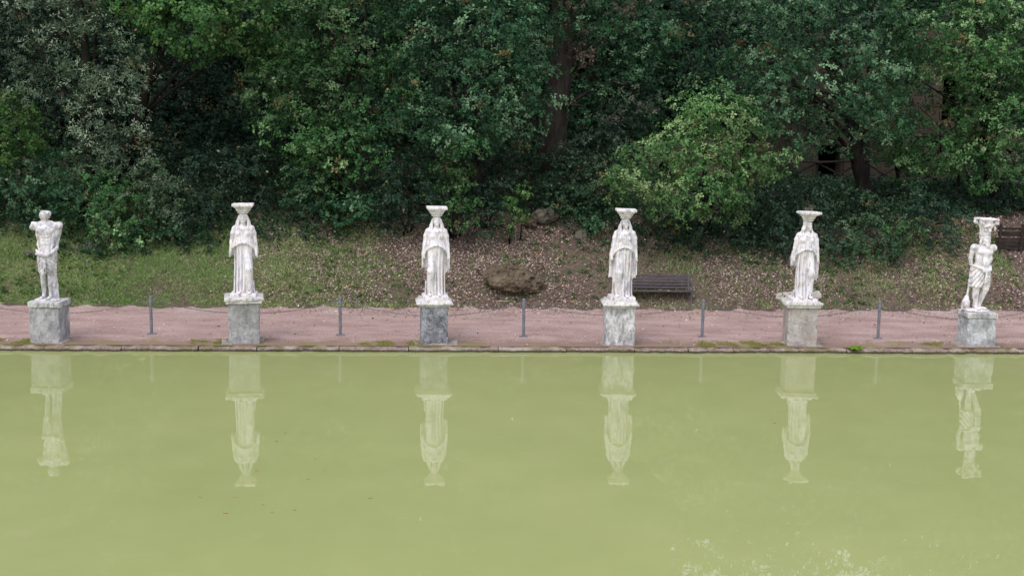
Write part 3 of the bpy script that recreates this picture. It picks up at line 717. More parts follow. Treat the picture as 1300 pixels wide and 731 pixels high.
# --- bearded carrier (S6)
def bearded_carrier():
    x = PX0+PSP*5; T = empty('bearded_statue', (x+.0, PDW, tops[5]-.012), R_(6), 'bearded male statue in a knotted loincloth with a basket capital on its head', 'statue', G_ST)
    T.rotation_euler = (0, R_(1.2), R_(6))
    B = Sculpt((-.38, -.34, -.02), (.36, .30, .09), .011); B.ell((-.03, -.02, .03), (.29, .22, .05), .02); B.rough(.008, 14, 9); B.mesh('plinth', M_marb[5], T)
    S = Sculpt((-.42, -.34, -.02), (.42, .30, 1.86), .0095)
    S.chain([(-.075, .0, .86), (-.085, -.04, .50), (-.060, -.01, .12), (-.06, -.01, .07)], [.115, .070, .044, .05], .02); S.ell((-.075, .0, .34), (.058, .064, .11), .03)
    S.chain([(.085, .0, .86), (.095, -.08, .50), (.045, .03, .12), (.045, .03, .07)], [.115, .070, .044, .048], .02); S.ell((.075, -.01, .34), (.056, .062, .11), .03)
    for fx, fy, t in ((-.065, -.11, .0), (.085, -.06, .55)):
        S.ell((fx, fy, .045), (.043, .105, .034), .02, t)
        for q in range(4): S.ell((fx-.028+.019*q+t*.09, fy-.09+.01*abs(q-1)+t*.03*q, .03), (.011, .021, .013), .005)
    # support stump and broken tail of drapery
    S.chain([(-.24, .06, 0), (-.235, .06, .16), (-.225, .06, .28)], [.085, .08, .05], .02); S.ell((-.27, .0, .13), (.06, .06, .10), .02)
    S.chain([(-.225, .06, .28), (-.205, .06, .45), (-.19, .05, .66)], [.026, .020, .026], .01)
    S.ell((0, .0, .98), (.180, .125, .13), .05); S.ell((.02, -.03, 1.10), (.150, .130, .15), .05); S.ell((.03, .0, 1.30), (.185, .122, .17), .05); S.ell((.03, .0, 1.40), (.205, .10, .09), .05)
    for e in (-1, 1):
        S.ell((.03+e*.080, -.088, 1.35), (.085, .046, .062), .035); S.cap((.03+e*.07, .03, 1.46), (.03+e*.19, .01, 1.45), .060, .070, .05)
        S.ell((.03+e*.13, -.03, 1.2), (.05, .08, .10), .03)
    S.ell((.025, -.155, 1.10), (.013, .016, .014), .006, cut=True)
    S.ell((-.185, .0, 1.455), (.085, .078, .082), .02)
    S.chain([(-.205, .02, 1.43), (-.215, .06, 1.20), (-.185, .08, 1.04)], [.058, .044, .034], .02)
    S.ell((-.20, -.065, 1.45), (.045, .03, .05), .01)
    S.ell((.250, .0, 1.450), (.082, .076, .082), .02); S.box((.345, 0, 1.44), (.03, .1, .1), .01, .02, 0, -.3, cut=True)
    def cloth(X, Y, Z):
        hem = .52+.10*np.exp(-((X-.02)/.05)**2)+.12*np.abs(X)+.015*np.sin(X*60)
        rx = .225-.10*np.clip((Z-.80), 0, .3); dy = .165-.06*np.clip(Z-.8, 0, .3)
        d = (np.sqrt((X/rx)**2+((Y)/dy)**2)-1)*.16+.017*np.sin((Z*.7+1.3*np.abs(X-.03))*70)*.55
        d = d + .020*np.exp(-((X-.02)/.03)**2)*(Y < 0)
        return np.maximum(np.maximum(d, hem-Z), Z-(1.0+.06*X))
    S.fn(cloth, (-.25, -.20, .50), (.25, .20, 1.05), .012)
    S.chain([(-.20, -.05, 1.03), (-.10, -.15, .99), (.03, -.18, .93), (.13, -.15, .95), (.19, -.04, 1.02)], [.030, .032, .036, .030, .028], .012)
    S.ell((.045, -.185, .90), (.050, .04, .045), .015)
    for k, dx in enumerate((-.02, .015, .05)):
        S.chain([(.04+dx*.5, -.20, .90), (.035+dx, -.205, .78), (.03+dx, -.195, .64+.03*k)], [.020, .022, .015], .006)
    S.chain([(-.06, -.15, .93), (.0, -.18, .92)], [.03, .03], .01)
    # head with beard
    S.cap((.03, .01, 1.44), (.03, .0, 1.58), .072, .066, .04)
    p = head(S, (.03, -.02, 1.655), 1.20, .25)
    r = random.Random(3)
    for k in range(26):
        a = r.uniform(-1.2, 1.2); q = r.random()
        S.ell(p(.062*math.sin(a), -.075*math.cos(a)-.004, -.055-.10*q*(1-.5*abs(a))), (.018, .018, .024), .008)
    S.ell(p(0, -.07, -.13), (.042, .038, .06), .02)
    for a in np.linspace(-1.7, 1.7, 13): S.ell(p(.086*math.sin(a), -.080*math.cos(a)+.02, .070), (.022, .020, .020), .008)
    S.ell(p(0, .035, .03), (.095, .09, .09), .02)
    for e in (-1, 1): S.chain([p(e*.085, .0, .03), p(e*.10, .0, -.06), p(e*.09, .01, -.13)], [.022, .026, .02], .010)
    S.rough(.002, 45, 25).rough(.004, 10, 26)
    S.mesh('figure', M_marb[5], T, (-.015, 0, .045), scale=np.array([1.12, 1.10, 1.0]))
    # basket capital with scrolls at the corners
    K = Sculpt((-.33, -.30, -.02), (.33, .30, .44), .0095)
    def bas(X, Y, Z):
        r = np.sqrt(X*X+Y*Y); th = np.arctan2(X, Y)
        Rr = np.interp(Z, [0, .03, .05, .18, .30, .36], [.150, .158, .145, .150, .165, .19])+.010*np.cos(th*10+np.sin(Z*30))*sstep(.05, .1, Z)
        return np.maximum(np.maximum((r-Rr)*.8, -Z), Z-.34)
    K.fn(bas, (-.22, -.22, 0), (.22, .22, .34), .01)
    for sx in (-1, 1):
        for sy in (-1, 1):
            K.chain([(sx*.08, sy*.09, .12), (sx*.13, sy*.12, .22), (sx*.19, sy*.16, .295)], [.025, .03, .03], .012)
            for k in range(7):
                a = k*.85; rr = .046*(1-k/10)
                K.ell((sx*(.205+rr*math.cos(a)*.9), sy*.165, .285+rr*1.2*math.sin(a)), (.028, .036, .026), .01)
    K.cap((-.10, -.15, .20), (.0, -.19, .22), .03, .035, .01); K.ell((.02, -.17, .11), (.04, .04, .05), .015); K.ell((-.07, -.14, .1), (.03, .04, .04), .015)
    K.chain([(.17, -.10, .25), (.205, -.12, .14), (.20, -.11, .10)], [.03, .03, .02], .01)     # piece hanging from a broken corner
    K.rough(.006, 32, 41).rough(.008, 12, 42)
    c = K.mesh('capital', M_marb[5], T, (.02, 0, 1.795), scale=np.array([.86, .86, 1.0]))
    A = Sculpt((-.30, -.28, -.02), (.30, .28, .07), .0095); A.box((0, 0, .025), (.245, .225, .024), .012, .01)
    for sx, sy in ((0, -1), (1, 0), (-1, 0), (0, 1)): A.ell((sx*.36, sy*.34, .025), (.16, .16, .1), .02, cut=True)
    A.rough(.010, 20, 43); A.mesh('abacus', M_marb[5], c, (.02, 0, 1.795+.335), scale=np.array([.88, .88, 1.0]))
bearded_carrier()

# ------------------------------------------------------------------ posts, chains
G_P = 'grey metal posts carrying the chain along the path'
post_px = {0: (192.5, 424.5), 1: (432, 425.5), 2: (664.5, 427.5), 3: (891, 428), 4: (1114.5, 429.5)}
pw = {}
for k, (a, b) in post_px.items():
    P = CAM + ray(a, b)*((GZ-CAM[2])/ray(a, b)[2]); pw[k] = (float(P[0]), float(P[1]))
pw[-1] = (pw[0][0]-4.2, pw[0][1]); pw[5] = (pw[4][0]+4.2, pw[4][1])
plab = {0: 'grey post between the armless statue and the first caryatid', 1: 'grey post between the first two caryatids, left of the dark cracked pedestal',
        2: 'grey post standing in front of the big boulder', 3: 'grey post just right of the bench',
        4: 'grey post left of the bearded statue', 5: 'grey post beyond the bearded statue', -1: 'grey post beyond the armless statue'}
rnd = random.Random(9)
proto = None
def make_post():
    r = empty('chain_post', (0, 0, GZ))
    mb = MB(); mb.tube([(0, 0, 0), (0, 0, .885), (0, 0, .90)], [.036, .036, .026], 14); mb.build('shaft', M_post, r, False)
    mb = MB(); mb.box((0, 0, .008), (.10, .08, .008), bev=.004)
    for sx in (-1, 1):
        mb.tube([(sx*.075, 0, .012), (sx*.075, 0, .03)], .012, 6)
    mb.build('base_plate', M_post, r)
    for sx in (-1, 1):
        mb = MB(); pts = [(sx*(.055+.022*math.cos(a)), 0, .80+.022*math.sin(a)) for a in np.linspace(0, 6.283, 11)]
        mb.tube(pts, .006, 6, False); mb.build('chain_ring', M_post, r)
    return r
for k in (-1, 0, 1, 2, 3, 4, 5):
    if proto is None: proto = o = make_post()
    else:
        o = proto.copy(); COL.objects.link(o)
        for ch in list(proto.children):
            c = ch.copy(); COL.objects.link(c); c.parent = o
    o.location = (pw[k][0], pw[k][1], GZ); o.rotation_euler = (R_(rnd.uniform(-.6, .6)), R_(rnd.uniform(-.5, 1.4)), rnd.uniform(-.1, .1))
    tag(o, plab[k], 'post', G_P)
clab = ['beyond the armless statue on the left', 'behind the first caryatid pedestal', 'behind the dark cracked pedestal', 'behind the whitewashed pedestal by the bench', 'in front of the fallen column', 'behind the bearded statue pedestal']
clab[0] = 'behind the pedestal of the armless statue'
for k in range(-1, 5):
    (x0, y0), (x1, y1) = pw[k], pw[k+1]; L = x1-x0-.15; mb = MB(); n = int(L/.055)
    sag = .30+rnd.uniform(-.03, .03)
    def cp(t): return Vector((x0+.075+L*t, y0+(y1-y0)*t, GZ+.79-sag*4*t*(1-t)))
    for j in range(n):
        a = cp(j/n); b = cp((j+1)/n); d = (b-a); l = d.length*.68; d.normalize(); mid = (a+b)/2
        s = Vector((0, 1, 0)) if j % 2 else d.cross(Vector((0, 1, 0)))
        pts = [mid+d*l*math.cos(q)+s*.013*math.sin(q) for q in np.linspace(0, 6.283, 9)]
        mb.tube(pts, .0040, 4, False)
    o = mb.build('chain', M_chain); tag(o, 'thin sagging chain '+clab[k+1], 'chain', 'chains hung from post to post')

# ------------------------------------------------------------------ bench
def bench():
    P = ground(842, 380); y0 = float(P[1]); cx = float(at(838.5, 380, y0)[0]); L = .84
    r = empty('park_bench', (cx, y0, GZ), R_(-2), 'dark slatted park bench with iron ends, at the back of the path', 'bench')
    for j in range(5):      # seat slats
        mb = MB(); mb.box((0, -.17+.088*j, .43-.012*j+.004*(j % 2)), (L, .034, .016), bev=.006); mb.build('seat_slat', M_benchw, r)
    for j in range(5):
        mb = MB(); mb.box((0, .255+.028*j, .49+.078*j), (L, .013, .031), rx=R_(-18), bev=.005); mb.build('backrest_slat', M_benchw, r)
    for sx in (-1, 1):
        mb = MB(); x = sx*(L-.03)
        mb.tube([(x, -.20, .0), (x, -.17, .20), (x, -.19, .405)], .022, 8); mb.tube([(x, .27, .0), (x, .20, .2), (x, .235, .42), (x, .395, .85)], .022, 8)
        mb.tube([(x, -.20, .402), (x, .23, .378)], .020, 8); mb.box((x, -.21, .012), (.03, .05, .012)); mb.box((x, .28, .012), (.03, .05, .012))
        mb.build('end_frame', M_benchm, r)
        mb = MB(); mb.tube([(x+sx*.03, -.19, .42), (x+sx*.03, -.20, .60), (x+sx*.03, -.10, .645), (x+sx*.03, .27, .63)], .016, 8); mb.build('armrest', M_benchm, r)
    for sx in (-1, 1):
        pass
bench()

# ------------------------------------------------------------------ fallen column, boulder, rocks
def rock_mat(name, a, b, seed, sc_=4, dist=.06):
    M = MT(name, .95, .1); n = M.noise(sc_, 8, .72); n2 = M.noise(sc_*4, 6, .7); v = M.vor(sc_*2.6)
    c = M.mix(M.ramp(n, [(.36, 0), (.66, 1)]), a, b)
    c = M.mix(M.ramp(v, [(.05, .8), (.25, 0)]), c, tuple(x*.35 for x in a))
    c = M.mix(M.ramp(n2, [(.55, 0), (.7, .5)]), c, (.10, .10, .045))
    M.color(c); M.bump(M.math('ADD', n2, M.math('MULTIPLY', v, 1.2)), dist, 1); return M.m
M_tufa = rock_mat('tufa_rock', (.095, .075, .050), (.235, .190, .130), 1, 3.2, .09)
M_rock = rock_mat('grey_rock', (.08, .07, .05), (.20, .18, .145), 2, 3)
M_col = rock_mat('weathered_marble_drum', (.30, .27, .24), (.50, .47, .43), 3, 3, .02)
def stone(name, label, px, py, y, half, seed, mat, rz=0, ry=0, rx=0, cat='rock', group=None, h=.03, rough=.09, sink=0):
    P = at(px, py, y)
    S = Sculpt([-v*1.35 for v in half], [v*1.35 for v in half], h)
    r = random.Random(seed)
    S.ell((0, 0, 0), half, .05)
    for k in range(9):
        c = [r.uniform(-.6, .6)*v for v in half]; S.ell(c, [v*r.uniform(.35, .55) for v in half], .05, r.random())
    for k in range(14):
        a = [r.gauss(0, 1) for _ in range(3)]; n_ = math.sqrt(sum(v*v for v in a)); q = r.uniform(.06, .16)*min(half)*2
        S.ell([a[i]/n_*half[i]*1.0 for i in range(3)], (q*1.3, q, q), .04, cut=True)
    mn = min(half)
    S.rough(rough*mn, 2.6/mn, seed).rough(rough*.5*mn, 8/mn, seed+1)
    o = S.mesh(name, mat, None); o.location = [float(P[0]), float(P[1]), float(P[2])-sink]; o.rotation_euler = (rx, ry, rz)
    return tag(o, label, cat, group)
B = ground(655, 376)
stone('boulder', 'big pitted brown tufa boulder lying at the foot of the bank', 650, 358, float(B[1])+.25, (.82, .48, .37), 4, M_tufa, 0, .16, h=.02, rough=.24, sink=-.05)
stone('rock', 'squarish grey-brown rock half buried above the boulder under the ivy', 692, 275, 9.0, (.42, .30, .22), 5, M_rock, .1, group='rocks set in the leafy bank')
stone('rock', 'small reddish rock beside the square rock under the ivy', 672, 283, 8.8, (.22, .18, .13), 15, M_tufa, .1, group='rocks set in the leafy bank')
stone('rock', 'pale upright rock in the bank between boulder and third caryatid', 738, 305, 8.3, (.26, .24, .30), 6, M_rock, .4, group='rocks set in the leafy bank')
stone('rock', 'dark low rock in the bank right of the pale upright rock', 768, 318, 8.1, (.38, .26, .20), 7, M_tufa, .8, group='rocks set in the leafy bank')
for k, (a, b, s_, lb) in enumerate([(782, 379, .05, 'tiny pale stone on the path left of the third caryatid'), (706, 377, .07, 'small pale stone at the right foot of the boulder'), (985, 389, .07, 'flat grey stone lying in front of the fallen column'), (548, 384, .05, 'small stone on the path edge behind the second caryatid')]):
    P = ground(a, b); o = stone('small_stone', lb, a, b, float(P[1]), (s_*1.5, s_, s_*.6), 30+k, M_rock, k, h=.012, group='small stones lying on the path')
def fallen_column():
    P = ground(1012, 386); y = float(P[1])+.28; x0 = at(983, 380, y)[0]; x1 = at(1043, 377, y)[0]
    S = Sculpt((-.80, -.26, -.26), (.80, .26, .26), .018)
    S.fn(lambda X, Y, Z: np.maximum(np.sqrt(Y*Y+Z*Z)-.195-.012*X+.008*np.cos(np.arctan2(Y, Z)*18), np.abs(X)-.70), (-.70, -.22, -.22), (.70, .22, .22), .01)
    S.ell((-.70, -.1, .12), (.12, .12, .12), .03, cut=True); S.ell((.68, -.16, -.1), (.14, .14, .12), .03, cut=True)
    S.rough(.012, 9, 60).rough(.006, 30, 61)
    o = S.mesh('fallen_column', M_col, None); o.location = (float((x0+x1)/2)-.09, y, GZ+.20); o.rotation_euler = (0, R_(-1), R_(2))
    tag(o, 'fallen weathered marble column drum lying on the path edge behind a caryatid', 'column')
fallen_column()

# ------------------------------------------------------------------ ruin, fences up on the terrace
M = MT('ruin_brick', .95, .1); co = M.co
bk = M.n.new('ShaderNodeTexBrick'); mp = M.n.new('ShaderNodeMapping'); mp.inputs['Rotation'].default_value = (R_(90), 0, 0); M.l.new(co, mp.inputs[0]); M.l.new(mp.outputs[0], bk.inputs['Vector'])
bk.inputs['Scale'].default_value = 1; bk.inputs['Brick Width'].default_value = .26; bk.inputs['Row Height'].default_value = .075; bk.inputs['Mortar Size'].default_value = .012
bk.inputs['Color1'].default_value = (.075, .050, .038, 1); bk.inputs['Color2'].default_value = (.12, .082, .062, 1); bk.inputs['Mortar'].default_value = (.07, .06, .05, 1)
n1 = M.noise(1.1, 6, .7); c = M.mix(M.ramp(n1, [(.4, 0), (.66, .8)]), bk.outputs['Color'], (.09, .085, .06)); c = M.mix(M.ramp(M.noise(3, 5, .7), [(.55, 0), (.7, .7)]), c, (.10, .085, .06))
M.color(c); M.bump(M.math('ADD', bk.outputs['Fac'], M.noise(14, 5, .7)), -.02, 1); M_brick = M.m
def ruin():
    y = 21.0; X = lambda px, py=200: float(at(px, py, y)[0]); Z = lambda py, px=1100: float(at(px, py, y)[2])
    zb = 2.4; r = empty('brick_ruin', (X(1150), y, zb), 0, 'ruined ancient brick building with dark openings, mostly hidden behind the oaks', 'ruin')
    def W(name, x0, x1, z0, z1, dy=0, th=.35, mat=M_brick, par=r, jag=False):
        mb = MB()
        if not jag: mb.box(((x0+x1)/2-X(1150), dy, (z0+z1)/2-zb), ((x1-x0)/2, th, (z1-z0)/2))
        else:
            n = 16; vs = []; rr = random.Random(3)
            tops_ = [z1+rr.uniform(-.5, .3)+.5*math.sin(k*.7) for k in range(n+1)]
            for k in range(n+1):
                xx = x0+(x1-x0)*k/n-X(1150)
                for yy in (dy-th, dy+th):
                    vs += [(xx, yy, z0-zb), (xx, yy, tops_[k]-zb)]
            fs = []
            for k in range(n):
                a = 4*k; b = a+4
                fs += [(a, b, b+1, a+1), (a+2, a+3, b+3, b+2), (a+1, b+1, b+3, a+3), (a, a+2, b+2, b)]
            fs += [(0, 1, 3, 2), (4*n, 4*n+2, 4*n+3, 4*n+1)]; mb.add(vs, fs)
        return mb
    d0, d1 = X(1035), X(1064); w0, w1 = X(1187), X(1226)
    walls = MB()
    def addw(*a, **k):
        m_ = W(None, *a, **k); b = len(walls.v); walls.v += m_.v; walls.f += [tuple(b+i for i in f) for f in m_.f]
    zd = Z(185); zw0 = Z(152); zw1 = Z(92); xl = X(1000); xr = X(1262); zt = 8.2
    addw(xl, d0, zb, zd); addw(d1, xr, zb, zd); addw(xl, xr, zd, zw0); addw(xl, w0, zw0, zw1); addw(w1, xr, zw0, zw1); addw(xl, xr, zw1, zt, jag=True)
    for xx in (xl+.35, xr-.35):
        walls.box((xx-X(1150), 3.35, (zt-zb)/2), (.35, 3.0, (zt-zb)/2))
    walls.box(((xl+xr)/2-X(1150), 6.7, (zt-zb)/2), ((xr-xl)/2, .35, (zt-zb)/2))
    walls.build('wall', M_brick, r)
    v_ = MB(); v_.box(((xl+xr)/2-X(1150), 3.35, zt-zb-.8), ((xr-xl)/2-.71, 2.99, .15)); v_.build('vault_slab', M_brick, r)
    # brick pier beside the doorway and the relieving arch over it
    mb = MB(); mb.box((d1+.30-X(1150), -.45, (zd-zb)/2), (.22, .095, (zd-zb)/2)); mb.build('pier', M_brick, r)
    mb = MB(); cx = (d0+d1)/2-X(1150); R0 = (d1-d0)/2+.05
    for k in range(15):
        a = math.pi*(k+.5)/15
        mb.box((cx+math.cos(a)*(R0+.14), -.36, zd-zb+math.sin(a)*(R0+.14)*.6), (.14, .02, .045), ry=-a)
    mb.build('relieving_arch', M_brick, r)
ruin()
def rustic_fence():
    y = 15.5; P0 = at(1000, 240, y); n = 9; wd = 1.62; r = empty('rustic_fence', (P0[0], y, float(terrain(P0[0], y))), 0, 'dark rustic timber fence with crossed braces on the terrace in front of the ruin', 'fence')
    rr = random.Random(8); x = -.6
    zs = [float(terrain(P0[0]-.6+wd*k, y))-float(r.location[2]) for k in range(n+1)]
    for k in range(n+1):
        mb = MB(); xx = x+wd*k; mb.tube([(xx, 0, zs[k]-.2), (xx+rr.uniform(-.03, .03), 0, zs[k]+.55), (xx+rr.uniform(-.03, .03), 0, zs[k]+1.06)], [.055, .05, .045], 8); mb.build('post', M_wood, r)
    for k in range(n):
        a, b = x+wd*k, x+wd*(k+1)
        mb = MB(); mb.tube([(a-.1, -.06, zs[k]+.98+rr.uniform(-.03, .03)), (b+.1, -.06, zs[k+1]+.98)], [.042, .036], 8); mb.build('rail', M_wood, r)
        mb = MB(); mb.tube([(a+.03, -.02, zs[k]+.93), (b-.03, -.02, zs[k+1]+.06)], .032, 7); mb.build('brace', M_wood, r)
        mb = MB(); mb.tube([(a+.03, .05, zs[k]+.06), (b-.03, .05, zs[k+1]+.93)], .032, 7); mb.build('brace', M_wood, r)
rustic_fence()
def plank_fence():
    G0 = ground(1264, 319); y = float(G0[1]); x0 = float(G0[0]); z0 = float(G0[2])-.02; L = 3.2
    r = empty('plank_fence', (x0, y, z0), R_(-4), 'dark horizontal plank barrier on the bank at the right end, behind the bearded statue', 'fence')
    rr = random.Random(4)
    for j in range(8):
        mb = MB(); mb.box((L/2+rr.uniform(-.05, .05), rr.uniform(-.01, .01), .02+.095*j), (L/2, .016, .038), ry=rr.uniform(-.012, .012), bev=.006); mb.build('plank', M_wood, r)
    for xx in (.08, .72, 1.5, 2.3, 3.1):
        mb = MB(); mb.tube([(xx, -.065, -.5), (xx, -.065, .84)], .045, 8); mb.build('post', M_wood, r)
plank_fence()

# ------------------------------------------------------------------ vegetation
def unit(a): return a/(np.linalg.norm(a, axis=-1, keepdims=True)+1e-9)
def leafquads(C, A, rng, size, m=6, asp=.30, up=.25, droop=.35, spread=.6):
    """sprigs at C with axis A, each with m radiating leaves -> vertices (n*m*4,3)"""
    n = len(C); ref = unit(rng.normal(size=(n, 3))); T = unit(np.cross(A, ref)); Bv = np.cross(A, T)
    ph = rng.random((n, 1))*6.28; k = np.arange(m)[None]
    ang = ph+k*2.399+rng.normal(0, .25, (n, m)); ca, sa = np.cos(ang)[..., None], np.sin(ang)[..., None]
    D = unit(T[:, None]*ca+Bv[:, None]*sa+A[:, None]*(up+rng.normal(0, .35, (n, m, 1))))
    Lh = size*(.7+.6*rng.random((n, m, 1)))
    base = C[:, None]+D*Lh*.12+A[:, None]*(rng.random((n, m, 1))-.5)*size*spread+unit(rng.normal(size=(n, m, 3)))*size*.35*spread
    N = unit(A[:, None]+.55*rng.normal(size=(n, m, 3))); S = unit(np.cross(D, N)); N = np.cross(S, D)
    W = Lh*asp*(.8+.4*rng.random((n, m, 1)))
    v0 = base; v2 = base+D*Lh-N*Lh*droop*.5; mid = base+D*Lh*.52+N*Lh*.06
    return np.stack([v0, mid+S*W, v2, mid-S*W], 2).reshape(-1, 3)
def cloud(lobes, rng, dens, spr, clr=.42, inner=.18, gap=.0, flat_=.62, bump=.22, out_up=.5, front=1.0):
    """lobes [(x,y,z,rx,ry,rz)] -> sprig centres, axes, clump id"""
    Cs, As, ids, lo_ = [], [], [], []; nid = 0
    L = np.array(lobes, float)
    for li, (x, y, z, rx, ry, rz) in enumerate(L):
        area = 4*math.pi*((rx*ry)**1.6/3+(rx*rz)**1.6/3+(ry*rz)**1.6/3)**(1/1.6); K = max(4, int(area*dens))
        d = unit(rng.normal(size=(K, 3))); rad = np.where(rng.random(K) < inner, .35+.45*rng.random(K), .84+.2*rng.random(K))
        c = d*rad[:, None]*np.array([rx, ry, rz])
        nz = snoise(c[:, 0]+x, c[:, 1]+y, c[:, 2]+z, 2.2, 3, 2); c = c*(1+bump*nz[:, None])+np.array([x, y, z])
        keep = np.ones(K, bool)
        for lj, q in enumerate(L):
            if lj == li: continue
            keep &= ((((c-q[:3])/q[3:])**2).sum(1) > .5)
        if gap: keep &= snoise(c[:, 0], c[:, 1], c[:, 2], 1.5, 17, 2) > gap*1.6-1
        keep &= (d[:, 1] < .35) | (rng.random(K) < front)
        c = c[keep]; d = d[keep]; K = len(c)
        if K == 0: continue
        R = clr*(.6+.8*rng.random((K, 1, 1)))
        o = unit(rng.normal(size=(K, spr, 3))+d[:, None]*.6+np.array([0, 0, .35]))*(.35+.65*rng.random((K, spr, 1))**.6)
        o[..., 2] *= flat_
        p = c[:, None]+o*R
        ax = unit(o*.6+d[:, None]*.55+np.array([0, -.1, out_up])+.35*rng.normal(size=(K, spr, 3)))
        Cs.append(p.reshape(-1, 3)); As.append(ax.reshape(-1, 3)); ids.append(np.repeat(np.arange(K)+nid, spr)); nid += K; lo_.append(np.full(K, li))
    return np.concatenate(Cs), np.concatenate(As), np.concatenate(ids), nid, np.concatenate(lo_)
def foliage(name, lobes, rng, parent, base, cols, size=.10, dens=3.2, spr=7, m=6, asp=.30, mat=None, odd=(.014, (.15, .135, .055)), pale=.28, **kw):
    C, A, ids, nid, lobe_of = cloud(lobes, rng, dens, spr, **kw)
    V = leafquads(C, A, rng, size, m, asp)
    c1, c2, c3 = [np.array(c) for c in cols]           # dark, mid, pale
    u = rng.random(nid); cl = c1+(c2-c1)*u[:, None]; pl = rng.random(nid) < pale; cl[pl] = c2+(c3-c2)*rng.random((pl.sum(), 1))
    if odd: od = rng.random(nid) < odd[0]; cl[od] = np.array(odd[1])*(.7+.6*rng.random((od.sum(), 1)))
    cl = cl*(.72+.75*rng.random((len(lobes), 1)))[lobe_of] if len(lobes) > 3 else cl
    t = cl[ids]; t = np.repeat(t, m, 0)*(.75+.5*rng.random((len(t)*m, 1)))
    one = rng.random(len(t)) < .02; t[one] = np.array([.22, .19, .10])*(.6+.6*rng.random((one.sum(), 1)))
    n = len(V)//4
    return mesh_np(name, V-np.array(base), np.arange(n*4).reshape(-1, 4), mat or M_leaf, parent, tint=t)
def limbs(mb, base, top, r0, r1, targets, rng, sub=2):
    """tapered trunk base->top, branches to lobe centres"""
    base = Vector(base); top = Vector(top); H = (top-base).length
    pts = []; n = 9
    for k in range(n):
        t = k/(n-1); p = base.lerp(top, t)+Vector((rng.gauss(0, .03*H*.25), rng.gauss(0, .03*H*.25), 0))*(0 < k < n-1); pts.append(p)
    mb.tube(pts, [r0*(1.35 if k == 0 else 1)*(1-k/(n-1))+r1*k/(n-1) for k in range(n)], 10)
    for T in targets:
        T = Vector(T[:3]); t = rng.uniform(.25, .8); k = min(n-2, int(t*(n-1))); s = pts[k]
        if T.z < s.z+.2: k = max(2, k-3); s = pts[k]
        rr = min(.09, max(.03, (r0*(1-k/(n-1))+r1*k/(n-1))*.4)); mid = s.lerp(T, .5)+Vector((rng.gauss(0, .15), rng.gauss(0, .15), .2))
        mb.tube([s, s.lerp(mid, .5)+Vector((0, 0, .06)), mid, T], [rr, rr*.75, rr*.55, rr*.2], 7)
        for q in range(sub):
            a = mid.lerp(T, rng.random()); b = a+Vector((rng.gauss(0, .6), rng.gauss(0, .6), rng.gauss(.15, .5))); c = b+Vector((rng.gauss(0, .35), rng.gauss(0, .35), rng.gauss(.0, .3)))
            mb.tube([a, b, c], [rr*.35, rr*.2, .008], 5)
def L_(px, py, r, y, ry=None, rz=None):
    """lobe from photo position: centre pixel, radius in photo pixels, real depth y"""
    P = at(px, py, y); s = r/ppm(px, py, y); return (float(P[0]), float(P[1]), float(P[2]), s, (ry or s*.9), (rz/ppm(px, py, y) if rz else s*.8))
def tree(name, label, cat, lobes, cols, seed, base=None, top=None, r=(.2, .06), group='trees on the slope behind the statues', barkm=None, extra=None, **kw):
    rng = np.random.RandomState(seed); rr = random.Random(seed); L = np.array(lobes)
    if base is None:
        bx = L[:, 0].mean()+rr.uniform(-.5, .5); by = L[:, 1].mean()+.6; base = (bx, by)
    bz = float(terrain(base[0], base[1]))-.05; b = (base[0], base[1], bz)
    if top is None: top = (L[:, 0].mean(), L[:, 1].mean()+.3, L[:, 2].max()-.3)
    T = empty(name, b, 0, label, cat, group)
    loc = [(x-b[0], y-b[1], z-b[2]) for x, y, z, *_ in lobes]
    mb = MB(); limbs(mb, (0, 0, 0), (top[0]-b[0], top[1]-b[1], top[2]-b[2]), r[0], r[1], loc, rr); mb.build('trunk', barkm or M_barkd, T, True)
    kw['dens'] = kw.get('dens', 3)*1.75; kw['size'] = kw.get('size', .1)*.88; kw['spr'] = kw.get('spr', 7)+1; foliage('crown', lobes, rng, T, b, cols, **kw)
    for e in (extra or []):
        foliage(e[0], e[1], rng, T, b, e[2], **e[3])
    return T
OAK = ((.018, .060, .020), (.056, .150, .042), (.19, .31, .13))
OAK2 = ((.014, .050, .022), (.042, .125, .050), (.17, .30, .16))
DARK = ((.012, .034, .020), (.026, .062, .034), (.055, .105, .055))
BRIGHT = ((.038, .110, .032), (.088, .195, .055), (.26, .37, .16))
LIME = ((.035, .10, .022), (.070, .165, .035), (.14, .25, .07))
SILV = ((.035, .070, .038), (.10, .155, .085), (.31, .38, .26))
MAPL = ((.024, .075, .020), (.050, .135, .032), (.11, .20, .06))
BROWN = ((.08, .065, .045), (.17, .13, .095), (.28, .22, .17))

tree('silver_leaved_tree', 'tree with narrow silvery leaves at the upper left, in front of dark woods', 'tree',
     [L_(60, 45, 60, 9.5), L_(120, 60, 55, 9.3), L_(65, 130, 50, 9.2), L_(130, 150, 50, 9.0), L_(165, 195, 38, 8.8), L_(20, 10, 60, 10), L_(150, 90, 45, 9.3), L_(45, -60, 80, 10.5), L_(140, -50, 70, 10.5)],
     SILV, 1, base=(float(at(120, 300, 11)[0]), 11.2), size=.115, asp=.17, dens=2.4, spr=6, m=6, pale=.35, gap=.45, clr=.5)
tree('maple_tree', 'bright green maple whose branch hangs into the top left of the clearing', 'tree',
     [L_(235, 25, 55, 9.2), L_(290, 20, 55, 9.3), L_(200, -20, 60, 9.6), L_(250, 45, 35, 9.0), L_(310, 48, 30, 9), L_(260, -90, 90, 10.5), L_(180, -100, 80, 11)],
     MAPL, 2, base=(float(at(150, 300, 11)[0]), 11.6), size=.115, asp=.40, dens=2.9, spr=7)
